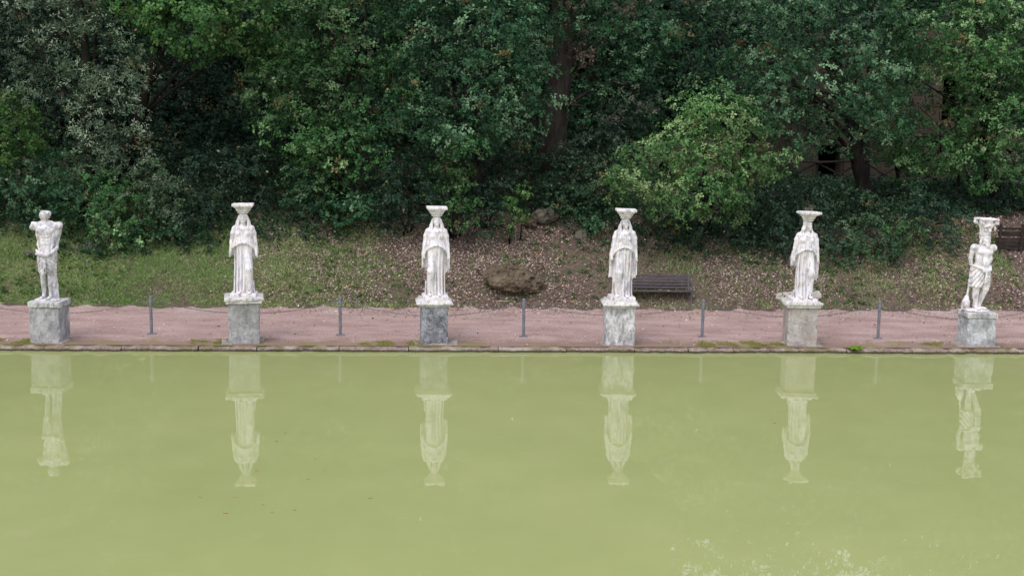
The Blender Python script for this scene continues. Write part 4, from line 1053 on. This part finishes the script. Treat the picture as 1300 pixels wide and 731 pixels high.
tree('oak_tree', 'large oak filling the space above and right of the left-hand front-facing caryatid', 'tree',
     [L_(390, 40, 60, 9.5), L_(455, 50, 65, 9.2), L_(350, 110, 48, 9.3), L_(420, 120, 58, 8.8), L_(480, 130, 55, 8.8), L_(370, 170, 45, 9.0), L_(440, 190, 50, 8.5), L_(480, 215, 40, 8.5), L_(400, 222, 35, 8.8), L_(360, -50, 90, 10.3), L_(470, -70, 95, 10.3), L_(340, 60, 40, 10)],
     OAK, 3, base=(float(at(432, 250, 10.5)[0]), 10.6), r=(.24, .07), size=.105, dens=2.9, gap=.3)
tree('oak_tree', 'broad oak with drooping boughs left of the thick bare trunk', 'tree',
     [L_(540, 40, 62, 9.3), L_(610, 30, 62, 9.2), L_(665, 40, 48, 9.5), L_(560, 100, 55, 8.8), L_(620, 110, 55, 8.6), L_(668, 115, 36, 8.8), L_(530, 150, 45, 8.6), L_(590, 160, 45, 8.4), L_(650, 155, 42, 8.5), L_(520, 200, 42, 8.3), L_(575, -60, 95, 10), L_(670, -60, 70, 10.5), L_(675, 75, 36, 8.9)],
     OAK2, 4, base=(float(at(610, 250, 9.6)[0]), 9.8), top=tuple(at(585, 60, 9.8)), r=(.17, .06), size=.105, dens=2.9, pale=.35, gap=.3)
tree('old_tree', 'old tree with a thick bare reddish-brown trunk and dying brown leaves at the top centre', 'tree',
     [L_(745, 30, 38, 12), L_(790, 100, 32, 11.8), L_(700, -60, 90, 13), L_(790, -60, 90, 12.5), L_(815, 45, 42, 12), L_(745, 135, 18, 11.6)],
     OAK2, 5, base=(float(at(699, 208, 12.2)[0]), 12.2), top=tuple(at(722, -70, 12.2)), r=(.44, .30), barkm=M_bark, size=.105, dens=2.7,
     extra=[('dead_leaves', [L_(765, 15, 36, 11.4), L_(735, 60, 26, 11.4), L_(790, -5, 30, 11.3), L_(740, -5, 24, 11.4)], BROWN, dict(size=.10, dens=2.6, gap=.4)),
            ('withered_foliage', [L_(800, 128, 26, 11.2), L_(775, 150, 14, 11.2)], ((.05, .07, .045), (.12, .12, .085), (.22, .20, .15)), dict(size=.085, dens=2.4, gap=.5))])
tree('young_oak', 'bright yellow-green young oak standing out in front, behind and above the bench', 'tree',
     [L_(895, 150, 42, 7.6), L_(925, 175, 42, 7.5), L_(865, 185, 42, 7.5), L_(825, 215, 42, 7.3), L_(890, 225, 50, 7.2), L_(945, 215, 38, 7.4), L_(975, 205, 22, 7.5), L_(800, 235, 24, 7.2), L_(860, 255, 34, 7.0), L_(918, 262, 28, 7.0), L_(935, 150, 28, 7.8)],
     BRIGHT, 6, base=(float(at(900, 310, 8.3)[0]), 8.4), r=(.12, .04), size=.100, dens=3.4, pale=.35)
tree('oak_tree', 'huge oak at the upper right, spreading from the young oak to the ruin', 'tree',
     [L_(905, 35, 52, 10.3), L_(960, 50, 60, 9.6), L_(1020, 30, 62, 9.4), L_(1080, 50, 60, 9.3), L_(990, 110, 55, 9.2), L_(1050, 110, 58, 8.9), L_(1110, 100, 50, 9), L_(1125, 40, 50, 9.6), L_(1010, 160, 42, 9.2), L_(1070, 160, 42, 8.9), L_(1120, 150, 36, 9), L_(940, 100, 45, 9.8), L_(955, -28, 40, 10.4), L_(1050, -30, 42, 10.4), L_(1110, -15, 36, 10.4), L_(905, 105, 32, 10.3)],
     OAK2, 7, base=(float(at(1108, 250, 10.6)[0]), 10.8), top=tuple(at(1050, 40, 10.5)), r=(.26, .08), size=.105, dens=2.9, pale=.4, gap=.3)
tree('oak_tree', 'shadowy oak at the right edge in front of the ruin', 'tree',
     [L_(1180, 35, 55, 9.8), L_(1240, 40, 55, 9.8), L_(1295, 60, 50, 9.6), L_(1260, 110, 42, 9.6), L_(1290, 155, 46, 9.4), L_(1245, 165, 38, 9.5), L_(1185, 62, 40, 9.8), L_(1340, 80, 70, 10), L_(1215, -30, 45, 10.4), L_(1310, -60, 90, 10.6), L_(1240, 215, 34, 9.6), L_(1150, 175, 34, 10), L_(1190, 195, 34, 9.9), L_(1290, 215, 36, 9.6), L_(1150, 215, 24, 10.2), L_(1225, 75, 40, 9.6), L_(1150, 90, 30, 10)],
     OAK, 8, base=(float(at(1262, 250, 11)[0]), 11.2), r=(.2, .06), size=.105, dens=3.0, gap=.1)
tree('sapling', 'light green sapling branch in front of the ruin window', 'sapling',
     [L_(1212, 130, 22, 11, None, 10), L_(1245, 125, 18, 11, None, 10), L_(1195, 133, 14, 11, None, 8)], LIME, 9, base=(float(at(1222, 240, 11.6)[0]), 11.8), r=(.05, .02), size=.09, dens=3)
tree('sapling', 'light green sapling at the left edge of the photo beneath the silvery tree', 'sapling',
     [L_(12, 150, 32, 8.6), L_(5, 190, 34, 8.4), L_(30, 178, 20, 8.4), L_(-30, 160, 50, 8.8)], LIME, 10, base=(float(at(5, 290, 9)[0]), 9.2), r=(.06, .02), size=.11, asp=.38, dens=3)
tree('understory_tree', 'dark low-branched tree screening the left part of the ruin', 'tree',
     [L_(1135, 185, 34, 12.5), L_(1150, 205, 24, 12.4), L_(1180, 180, 22, 12.8), L_(1130, 150, 30, 12.8)], OAK2, 11, base=(float(at(1140, 240, 12.8)[0]), 12.9), r=(.09, .03), size=.10, dens=3)
tree('understory_tree', 'dark low-branched tree screening the right part of the ruin', 'tree',
     [L_(1225, 190, 34, 12.5), L_(1265, 205, 34, 12.4), L_(1300, 180, 36, 12.8), L_(1200, 215, 26, 12.3), L_(1310, 120, 36, 12.8), L_(1275, 85, 30, 13)], OAK2, 12, base=(float(at(1240, 240, 12.8)[0]), 12.9), r=(.09, .03), size=.10, dens=3)
# dim trees standing deeper in the wood
deep = [('dim tree right behind the ruin window', 1270, 95, 62, 16.5, DARK), ('dim tree in front of the ruin between huge oak and window', 1112, 95, 50, 16.5, DARK), ('dim tree filling the gap below the maple branch', 200, 130, 60, 14, DARK), ('dim evergreen behind the silvery tree', 90, 110, 80, 14.5, DARK), ('dense evergreen deep in the wood at the far left', -30, 60, 130, 15, DARK), ('dark evergreen seen through the gap right of the silvery tree', 215, 110, 75, 15.5, DARK),
        ('dark tree behind the gap between maple and large oak', 320, 130, 75, 15.5, DARK), ('dark tree behind the large oak', 440, 60, 110, 16, OAK2), ('dark tree behind the drooping oak', 590, 80, 110, 16.5, DARK),
        ('bluish dark evergreen in the gap between brown-leaved tree and huge oak', 862, 80, 80, 17, DARK), ('dull green tree behind the old bare trunk', 770, 110, 85, 16.5, OAK2),
        ('dark tree left of the ruin behind the huge oak', 960, 90, 70, 18, DARK)]
for k, (lb, a, b, r, y, cols) in enumerate(deep):
    tree('woodland_tree', lb, 'tree', [L_(a, b, r, y), L_(a-r*.5, b-r*.9, r*.9, y+.6), L_(a+r*.6, b-r*.8, r*.9, y+.4), L_(a-r*.3, b+r*.6, r*.7, y-.3), L_(a+r*.45, b+r*.6, r*.7, y-.2)],
         cols, 40+k, r=(.2, .07), size=.15, dens=1.2, spr=6, clr=.6, group='dim trees deeper in the wood', pale=.12, front=.4)

# shrubs and undergrowth, one object each
def shrub(name, label, lobes, cols, seed, cat='shrub', group='shrubs and undergrowth below the trees', **kw):
    rng = np.random.RandomState(seed+500); rr = random.Random(seed); L = np.array(lobes); bx, by = L[:, 0].mean(), L[:, 1].max()+.35
    b = (bx, by, float(terrain(bx, by))-.05); T = empty(name, b, 0, label, cat, group)
    mb = MB()
    for (x, y, z, *_) in lobes:
        s = Vector((rr.gauss(0, .12), rr.gauss(0, .12), 0)); e = Vector((x-b[0], y-b[1], z-b[2]))
        mb.tube([s, s.lerp(e, .5)+Vector((rr.gauss(0, .1), rr.gauss(0, .1), .1)), e], [.03, .02, .008], 6)
    mb.build('stems', M_barkd, T, True)
    kw.setdefault('size', .085); kw.setdefault('dens', 5.2); kw.setdefault('clr', .33)
    foliage('leaves', lobes, rng, T, b, cols, **kw); return T
shrub('shrub', 'dark low shrub at the left edge behind the armless statue', [L_(20, 240, 42, 8.6), L_(-20, 255, 45, 8.5), L_(55, 262, 32, 8.2)], OAK2, 1)
shrub('shrub', 'dark shrub above the armless statue, mixed with reddish twigs', [L_(85, 225, 38, 9), L_(70, 265, 30, 8.2), L_(110, 255, 34, 8.3)], OAK2, 2)
shrub('shrub', 'green shrub right of the armless statue, reaching down onto the grass', [L_(130, 285, 32, 7.6), L_(160, 270, 34, 7.8), L_(135, 245, 32, 8.2), L_(165, 300, 20, 7.3)], OAK, 3)
shrub('shrub', 'pale green elder-like shrub between the armless statue and the left-hand caryatid', [L_(195, 232, 32, 8.2), L_(215, 258, 26, 8.0), L_(180, 255, 25, 8.0)], ((.035, .08, .035), (.07, .13, .06), (.15, .20, .12)), 4, pale=.5)
shrub('shrub', 'dark shrub left of the left-hand front-facing caryatid', [L_(245, 245, 34, 8.6), L_(275, 225, 36, 9), L_(265, 270, 24, 8.3), L_(230, 280, 22, 7.9)], DARK, 5)
shrub('shrub', 'dark shrub right behind the head of the left-hand front-facing caryatid', [L_(310, 215, 38, 9.2), L_(345, 235, 32, 9), L_(330, 250, 24, 8.8)], DARK, 6)
shrub('shrub', 'low leafy shrub under the large oak between the first two caryatids', [L_(395, 255, 28, 8.5), L_(430, 265, 26, 8.3), L_(465, 262, 26, 8.3), L_(375, 240, 24, 8.7)], OAK2, 7)
shrub('shrub', 'fine-leaved dark shrub left of the second caryatid', [L_(510, 235, 32, 8.2), L_(490, 262, 24, 8.0), L_(535, 262, 26, 8.0), L_(500, 282, 16, 7.7), L_(545, 280, 14, 7.7)], DARK, 8)
shrub('shrub', 'leafy bush with light layered sprays right of the second caryatid capital', [L_(570, 215, 28, 7.9), L_(590, 190, 22, 8), L_(565, 245, 20, 7.7), L_(590, 232, 20, 7.7), L_(572, 285, 12, 7.3), L_(585, 275, 14, 7.4), L_(568, 268, 14, 7.4), L_(590, 255, 14, 7.5)], ((.025, .075, .022), (.055, .14, .045), (.10, .19, .06)), 9, pale=.35)
shrub('ivy_curtain', 'dark ivy hanging over the bank between the second caryatid and the boulder', [L_(615, 245, 26, 8.3), L_(605, 275, 20, 7.9), L_(635, 268, 20, 8.0), L_(640, 235, 26, 8.4), L_(600, 295, 14, 7.7), L_(622, 296, 13, 7.7), L_(640, 290, 12, 7.8), L_(585, 290, 10, 7.7)], DARK, 10, cat='ivy', size=.06, asp=.42, clr=.25, dens=5, pale=.35)
shrub('climbing_plant', 'yellow-green climber with small leaves hanging above the boulder', [L_(650, 262, 10, 7.75, None, 20), L_(660, 245, 9, 7.8, None, 15), L_(645, 285, 8, 7.6, None, 12), L_(665, 270, 7, 7.7, None, 10)], LIME, 11, cat='climber', size=.06, asp=.42, dens=6, clr=.2)
shrub('ivy_curtain', 'dark ivy and undergrowth at the foot of the thick bare trunk', [L_(680, 225, 28, 9.6), L_(720, 225, 32, 9.8), L_(760, 235, 34, 9.4), L_(735, 258, 28, 9), L_(700, 250, 20, 9.2), L_(770, 265, 24, 8.8)], ((.018, .05, .022), (.035, .085, .04), (.08, .13, .07)), 12, cat='ivy', size=.075, asp=.4)
shrub('shrub', 'small-leaved bush between third caryatid capital and the ivy', [L_(745, 285, 18, 8.4), L_(775, 285, 22, 8.3), L_(725, 270, 14, 8.7)], OAK2, 13)
shrub('shrub', 'sparse greyish bush with thin branches above the third caryatid', [L_(770, 190, 34, 10.4), L_(800, 180, 34, 10.6), L_(790, 150, 26, 11), L_(740, 195, 28, 10.6)], ((.025, .055, .035), (.055, .095, .06), (.13, .16, .11)), 14, gap=.3)
shrub('shrub', 'dark shrub below the young oak behind the bench', [L_(845, 290, 28, 8.4), L_(885, 290, 26, 8.4), L_(925, 295, 26, 8.3), L_(870, 310, 18, 8)], DARK, 15)
shrub('shrub', 'dark bush left behind the caryatid with the turned head', [L_(955, 262, 34, 8.3), L_(985, 285, 30, 8.0), L_(955, 295, 26, 8.0), L_(975, 235, 30, 8.8), L_(990, 310, 18, 7.6)], DARK, 16)
shrub('shrub', 'dark bush right behind the caryatid with the turned head', [L_(1035, 285, 30, 8.1), L_(1050, 262, 30, 8.5), L_(1040, 310, 22, 7.6), L_(1020, 262, 24, 8.6)], DARK, 17)
shrub('shrub', 'rounded green bush spilling down the bank left of the last post', [L_(1095, 300, 36, 7.8), L_(1130, 290, 32, 8.0), L_(1075, 320, 22, 7.3), L_(1120, 322, 24, 7.2), L_(1090, 268, 30, 8.6)], ((.018, .055, .025), (.042, .10, .045), (.085, .15, .07)), 18)
shrub('shrub', 'lighter green twiggy bush beside the last post, tips reaching right', [L_(1140, 300, 18, 7.4), L_(1158, 292, 16, 7.5), L_(1145, 318, 14, 7.2)], ((.03, .09, .03), (.06, .15, .05), (.10, .2, .07)), 19)
shrub('shrub', 'dark bush left of the bearded statue', [L_(1180, 285, 34, 8.4), L_(1210, 285, 28, 8.5), L_(1195, 305, 22, 8.0), L_(1165, 262, 30, 8.8)], DARK, 20)
shrub('shrub', 'dark undergrowth below the rustic fence', [L_(1120, 258, 30, 10.2, None, 17), L_(1165, 258, 30, 10.2, None, 17), L_(1075, 260, 28, 10.2, None, 15), L_(1205, 256, 28, 10.3, None, 17)], DARK, 21)
shrub('shrub', 'dark undergrowth at the right edge above the plank barrier', [L_(1250, 250, 32, 10.5), L_(1290, 250, 34, 10.5), L_(1330, 255, 34, 10.5)], DARK, 22)
shrub('shrub', 'dark shrub deep under the boughs left of the gap', [L_(150, 200, 45, 11), L_(200, 190, 40, 11.5), L_(240, 195, 40, 11.5)], DARK, 23)
shrub('shrub', 'dark shrub deep in the gap above the left-hand front-facing caryatid', [L_(290, 180, 40, 12), L_(335, 190, 36, 12), L_(300, 210, 30, 11)], DARK, 24)
shrub('shrub', 'dim shrub behind the drooping oak boughs', [L_(545, 215, 40, 10.5), L_(595, 215, 36, 10.8), L_(640, 200, 36, 11), L_(480, 240, 34, 10), L_(560, 250, 24, 9), L_(600, 255, 24, 9)], DARK, 25)
shrub('shrub', 'low dark bush hanging over the bank behind the first grey post', [L_(185, 290, 20, 7.6), L_(215, 300, 14, 7.4), L_(240, 298, 16, 7.6)], OAK2, 26)

# far wood closing the view: one mass
rng = np.random.RandomState(77); lob = []
for k in range(74):
    x = -26+k*.82+rng.uniform(-.5, .5); lay = k % 3; y = 23+lay*4.5+rng.uniform(-1, 1)
    if x > 9: y += 9
    zt = 17.6+1.6*sstep(-6, 8, x)-max(a_*math.exp(-((x-q)/s_)**2) for q, a_, s_ in ((14.9, 5.2, .75), (17.6, 6, .75), (23.0, 8, 1.3)))-1.0+rng.uniform(-1, 1.2)+lay*.8-(1.4 if x > 6 else 0); z = float(terrain(x, y))+1.2
    while z < zt:
        r = rng.uniform(1.4, 2.1); lob.append((x+rng.uniform(-.7, .7), y+rng.uniform(-.6, .6), z, r, r, r*.85)); z += r*1.15
o = foliage('distant_wood', lob, rng, None, (0, 0, 0), DARK, size=.30, dens=1.15, spr=6, m=5, clr=.8, pale=.15, front=.7)
tag(o, 'mass of dark woodland rising behind the nearer trees', 'wood', kind='stuff')
rng = np.random.RandomState(78); lob = []
for k in range(46):                                            # thick undergrowth on the slope below the trees
    x = -20+k*.9; y = rng.uniform(12.5, 19)
    if 7 < x: continue
    z = float(terrain(x, y))+.6; r = rng.uniform(.8, 1.3); lob.append((x, y, z, r*1.2, r, r))
o = foliage('ground_cover', lob, rng, None, (0, 0, 0), DARK, size=.15, dens=1.3, spr=6, m=5, clr=.6, front=.4)
tag(o, 'dark brambles and ground cover under the trees', 'ground cover', kind='stuff')

# ------------------------------------------------------------------ grass, weeds, fallen leaves
rng = np.random.RandomState(5)
def bankpoints(n, dens, y0=4.9, y1=11.0, x0=-13.5, x1=17.5):
    x = rng.uniform(x0, x1, n); y = rng.uniform(y0, y1, n); k = rng.random(n) < np.clip(dens(x, y), 0, 1); x = x[k]; y = y[k]
    return np.stack([x, y, terrain(x, y)], 1)
def grass_d(x, y):
    t = y-path_edge(x); nz = snoise(x, y, 0, 1.6, 61, 3)
    d = np.interp(x, [-14, -6, -3.8, -2, 0, 4, 8.5, 10, 14], [1, 1, .8, .45, .15, .05, .2, .34, .34])
    d = d*sstep(-.12, .35, t+.15*nz)*(1-.55*sstep(2.0, 3.6, t)); return d*np.clip(.6+.7*nz+.5*(d > .4), .02, 1)
P = bankpoints(520000, grass_d)
n = len(P); a = rng.random(n)*6.28; h = rng.uniform(.03, .10, n)*(.7+.6*(snoise(P[:, 0], P[:, 1], 0, 3, 9, 2)+.5)); h = np.clip(h, .02, .16)
lean = rng.normal(0, .045, (n, 2)); wv = rng.uniform(.004, .009, n); dx = np.cos(a)*wv; dy = np.sin(a)*wv
z = P[:, 2]
V = np.stack([np.stack([P[:, 0]-dx, P[:, 1]-dy, z-.01], 1), np.stack([P[:, 0]+dx, P[:, 1]+dy, z-.01], 1),
              np.stack([P[:, 0]+dx*.7+lean[:, 0]*.5, P[:, 1]+dy*.7+lean[:, 1]*.5, z+h*.65], 1), np.stack([P[:, 0]+lean[:, 0], P[:, 1]+lean[:, 1], z+h], 1)], 1).reshape(-1, 3)
u = np.clip(snoise(P[:, 0], P[:, 1], 0, 1.1, 33, 3)*.5+.5+rng.normal(0, .2, n), 0, 1)[:, None]
t = np.array([.17, .33, .075])*(1-u)+np.array([.34, .44, .16])*u
dry = rng.random(n) < .22; t[dry] = np.array([.40, .34, .24])
o = mesh_np('grass', V, np.arange(4*n).reshape(-1, 4), M_grass, tint=t*(.75+.5*rng.random((n, 1)))); tag(o, 'short green grass thick on the left bank and patchy elsewhere', 'grass', kind='stuff')
# creeping ivy and brambles carpeting the upper bank
def creep_d(x, y):
    t = y-path_edge(x); nz = snoise(x, y, 0, .9, 51, 3)
    tb = np.interp(x, [-13, -8, -4, 0, 2.5, 5, 8, 10, 13, 17], [2.6, 2.4, 2.7, 2.7, 3.4, 3.0, 2.2, 2.0, 3.2, 3.4])
    return sstep(tb-.3, tb+.9, t+nz*.7)*(1-.6*sstep(8, 12, t))
P = bankpoints(42000, creep_d, y0=7.0, y1=19.0, x0=-19, x1=21)
C = P+np.array([0, 0, .02])+np.abs(rng.normal(0, .16, (len(P), 1)))*np.array([0, 0, 1]); A = unit(np.array([0, -.35, 1])+.5*rng.normal(size=P.shape)); V = leafquads(C, A, rng, .085, 6, .36, .15, .35, 1.2)
t = np.array([.016, .046, .022])+np.array([.035, .062, .024])*rng.random((len(P), 1))**1.6; t = np.repeat(t, 6, 0)*(.7+.6*rng.random((len(P)*6, 1)))
o = mesh_np('creeping_undergrowth', V, np.arange(len(V)).reshape(-1, 4), M_leaf, tint=t); tag(o, 'dark creeping ivy and brambles covering the upper bank under the trees', 'undergrowth', kind='stuff')
# broad-leaved weeds
def weed_d(x, y):
    t = y-path_edge(x); nz = snoise(x, y, 0, 1.1, 71, 3)
    return np.interp(x, [-14, -4, 0, 3, 9, 14], [.8, .7, .45, .25, .5, .6])*sstep(.0, .5, t)*np.clip(nz*1.3+.15, 0.02, 1)
P = bankpoints(9000, weed_d, y1=10.0)
C = P+np.array([0, 0, .04]); A = unit(np.array([0, -.15, 1])+.3*rng.normal(size=P.shape)); V = leafquads(C, A, rng, .075, 7, .34, .1)
t = np.array([.045, .12, .025])+np.array([.06, .08, .02])*rng.random((len(P), 1)); t = np.repeat(t, 7, 0)*(.7+.6*rng.random((len(P)*7, 1)))
o = mesh_np('weeds', V, np.arange(len(V)).reshape(-1, 4), M_leaf, tint=t); tag(o, 'small broad-leaved weeds scattered over the bank', 'weeds', kind='stuff')
# leaf litter
def lit_d(x, y):
    t = y-path_edge(x); nz = snoise(x, y, 0, 1.2, 81, 3)
    d = np.interp(x, [-14, -8, -5, -3.6, -2, 0, 3, 5, 9, 14], [.14, .2, .4, .9, 1.4, 1.5, 1.1, .75, .9, .8])
    return d*(sstep(-.05, .8, t)*np.clip(.55+1.1*nz, .05, 1)+.06*sstep(-2.5, 0, t)*np.interp(x, [-4, 0, 2, 5], [.3, 1, 1.5, .8])+.004)
P = bankpoints(380000, lit_d, y0=.2, y1=12.5, x1=20)
C = P+np.array([0, 0, .018]); A = unit(np.array([0, 0, 1])+.45*rng.normal(size=P.shape)); V = leafquads(C, A, rng, .058, 1, .34, .0, .6, .2)
u = rng.random((len(P), 1)); t = np.array([.17, .115, .09])*(1-u)+np.array([.62, .49, .42])*u; pl = rng.random(len(P)) < .05; t[pl] = (.56, .49, .41)
yw = rng.random(len(P)) < .02; t[yw] = (.42, .30, .07)
t = t*(.8+.4*rng.random((len(P), 1)))
o = mesh_np('fallen_leaves', V, np.arange(len(V)).reshape(-1, 4), M_dry, tint=t); tag(o, 'brown fallen leaves littering the bank and the path edge', 'leaf litter', kind='stuff')
# moss along the stone edge
def moss_d(x, y): return np.clip(snoise(x, y*1.5, 0, 1.3, 91, 2)*2.4-.45, 0, 1)*np.clip(.5+1.3*snoise(x, y, 0, 9, 92, 2), 0, 1)*(1-sstep(.15, .7, y))
P = bankpoints(90000, moss_d, y0=-.12, y1=.75)
C = P+np.array([0, 0, .006]); A = unit(np.array([0, 0, 1])+.4*rng.normal(size=P.shape)); V = leafquads(C, A, rng, .020, 3, .3, .6)
t = np.repeat(np.array([.20, .22, .045])+np.array([.12, .10, .03])*rng.random((len(P), 1)), 3, 0)
o = mesh_np('moss', V, np.arange(len(V)).reshape(-1, 4), M_leaf, tint=t); tag(o, 'low yellow-green moss growing along the pool edge', 'moss', kind='stuff')
rg2 = np.random.RandomState(8); P = np.stack([rg2.uniform(-13, 17, 9000), rg2.uniform(.0, 5.6, 9000)], 1)
P = P[rg2.random(9000) < np.clip(.35+.5*sstep(3.5, 5.2, P[:, 1])*np.exp(-((P[:, 0]-2.0)/2.2)**2)*2+.2*snoise(P[:, 0], P[:, 1], 0, 1, 93, 2), .1, 1)]
P = np.concatenate([P, terrain(P[:, 0], P[:, 1])[:, None]+.006], 1); V = leafquads(P, unit(np.array([0, 0, 1])+.15*rg2.normal(size=P.shape)), rg2, .028, 1, .42, .3, .1, .1)
o = mesh_np('gravel', V, np.arange(len(V)).reshape(-1, 4), M_dry, tint=np.array([.36, .29, .27])+np.array([.38, .36, .34])*rg2.random((len(P), 1))**2); tag(o, 'pale grit and small stones on the reddish path', 'gravel', kind='stuff')
def tuft(name, label, cat, P, r, n, cols, seed, size=.05, asp=.2, group=None, hgt=.6, m=5):
    rg = np.random.RandomState(seed); d = unit(rg.normal(size=(n, 3))); d[:, 2] = np.abs(d[:, 2]); C = d*r*(rg.random((n, 1))**.5); C[:, 2] *= hgt
    A = unit(d+np.array([0, 0, .8])); V = leafquads(C, A, rg, size, m, asp, .8)
    c = np.array(cols[0])+(np.array(cols[1])-np.array(cols[0]))*rg.random((n, 1)); t = np.repeat(c, m, 0)*(.8+.4*rg.random((n*m, 1)))
    o = mesh_np(name, V, np.arange(len(V)).reshape(-1, 4), M_leaf, tint=t); o.location = [float(v) for v in P]; return tag(o, label, cat, group)
P = at(1087, 440, -.30); tuft('moss_cushion', 'bright green moss cushion on the stone edge between caryatid and bearded statue', 'moss', (P[0], -.29, .10), .14, 260, ((.15, .30, .02), (.26, .42, .04)), 1, .03, .3, None, .35)
for k, (a, b, lb) in enumerate([(111, 316, 'purple flower clump on the bank right of the armless statue'), (40, 324, 'small purple flower clump behind the armless statue'), (200, 297, 'faint purple flowers below the dark shrub left of the left-hand caryatid')]):
    P = ground(a, b+6); T = empty('flower_clump', P, 0, lb, 'flowers', 'purple flowers on the bank')
    rg = np.random.RandomState(k); n = (34, 16, 12)[k]; C = rg.normal(size=(n, 3))*np.array([.13, .08, .07])*(1, .6, .6)[k]+np.array([0, -.05, .17]); A = unit(np.array([0, -.5, .8])+.3*rg.normal(size=C.shape))
    V = leafquads(C, A, rg, .030, 6, .35, .2); mesh_np('blossom', V, np.arange(len(V)).reshape(-1, 4), M_leaf, T, tint=np.repeat(np.array([.22, .10, .30])+np.array([.18, .16, .12])*rg.random((n, 1)), 6, 0))
    C = rg.normal(size=(60, 3))*np.array([.12, .08, .05])+np.array([0, 0, .08]); V = leafquads(C, unit(np.array([0, 0, 1])+.4*rg.normal(size=C.shape)), rg, .07, 5, .2, .5)
    mesh_np('foliage', V, np.arange(len(V)).reshape(-1, 4), M_leaf, T, tint=np.repeat(np.array([.05, .12, .03])*(1+rg.random((60, 1))), 5, 0))
# dry weeds on the capital
x4 = PX0+PSP*4+.07; mb = MB(); r = random.Random(2)
for k in range(26):
    a = Vector((r.uniform(-.09, .09), r.uniform(-.06, .06), 0)); b = a+Vector((r.gauss(0, .05), r.gauss(0, .03), r.uniform(.06, .15))); mb.tube([a, a.lerp(b, .5)+Vector((r.gauss(0, .012), 0, 0)), b], [.0025, .002, .001], 3)
o = mb.build('dry_weeds', flat('dry_stalk', (.20, .17, .12), .9, .1)); o.location = (x4, PDW, 3.19); tag(o, 'thin dry weeds growing on top of the capital of the turned-head caryatid', 'weeds')
# stick on the ground near the boulder
P = ground(640, 384); mb = MB(); mb.tube([(-.32, 0, .02), (-.1, .03, .035), (.12, .0, .03), (.33, .02, .02)], [.014, .018, .016, .010], 7); mb.tube([(.1, 0, .03), (.2, -.08, .05)], [.008, .004], 5)
o = mb.build('stick', flat('bleached_wood', (.33, .29, .24), .9, .1, 0, 25)); o.location = [float(v) for v in P]; tag(o, 'pale stick lying on the path left of the boulder', 'stick')
# a few leaves afloat
r = random.Random(12); leafme = None
for k, (a, b) in enumerate([(327, 597), (334, 640), (254, 631), (298, 630), (362, 549), (351, 560), (400, 582), (373, 647), (470, 632), (391, 608), (412, 596), (969, 559), (983, 537), (520, 552), (286, 651), (345, 650)]):
    d = ray(a, b); P = CAM+d*(-CAM[2]/d[2])
    if leafme is None:
        V = [(-.035, 0, 0), (-.01, -.016, .004), (.022, -.014, .003), (.04, 0, .001), (.022, .014, .005), (-.01, .016, .003)]
        leafme = mesh_np('floating_leaf', V, [(0, 1, 2, 3, 4, 5)], flat('floating_leaf_brown', (.42, .26, .12), .6, .3)); o = leafme
    else: o = leafme.copy(); COL.objects.link(o)
    o.location = (float(P[0]), float(P[1]), .004); o.rotation_euler = (0, 0, r.random()*6.28); s = r.uniform(.5, 1.0); o.scale = (s, s, s)
    tag(o, 'tiny brown leaf floating on the green water', 'leaf', 'leaves floating on the pool')
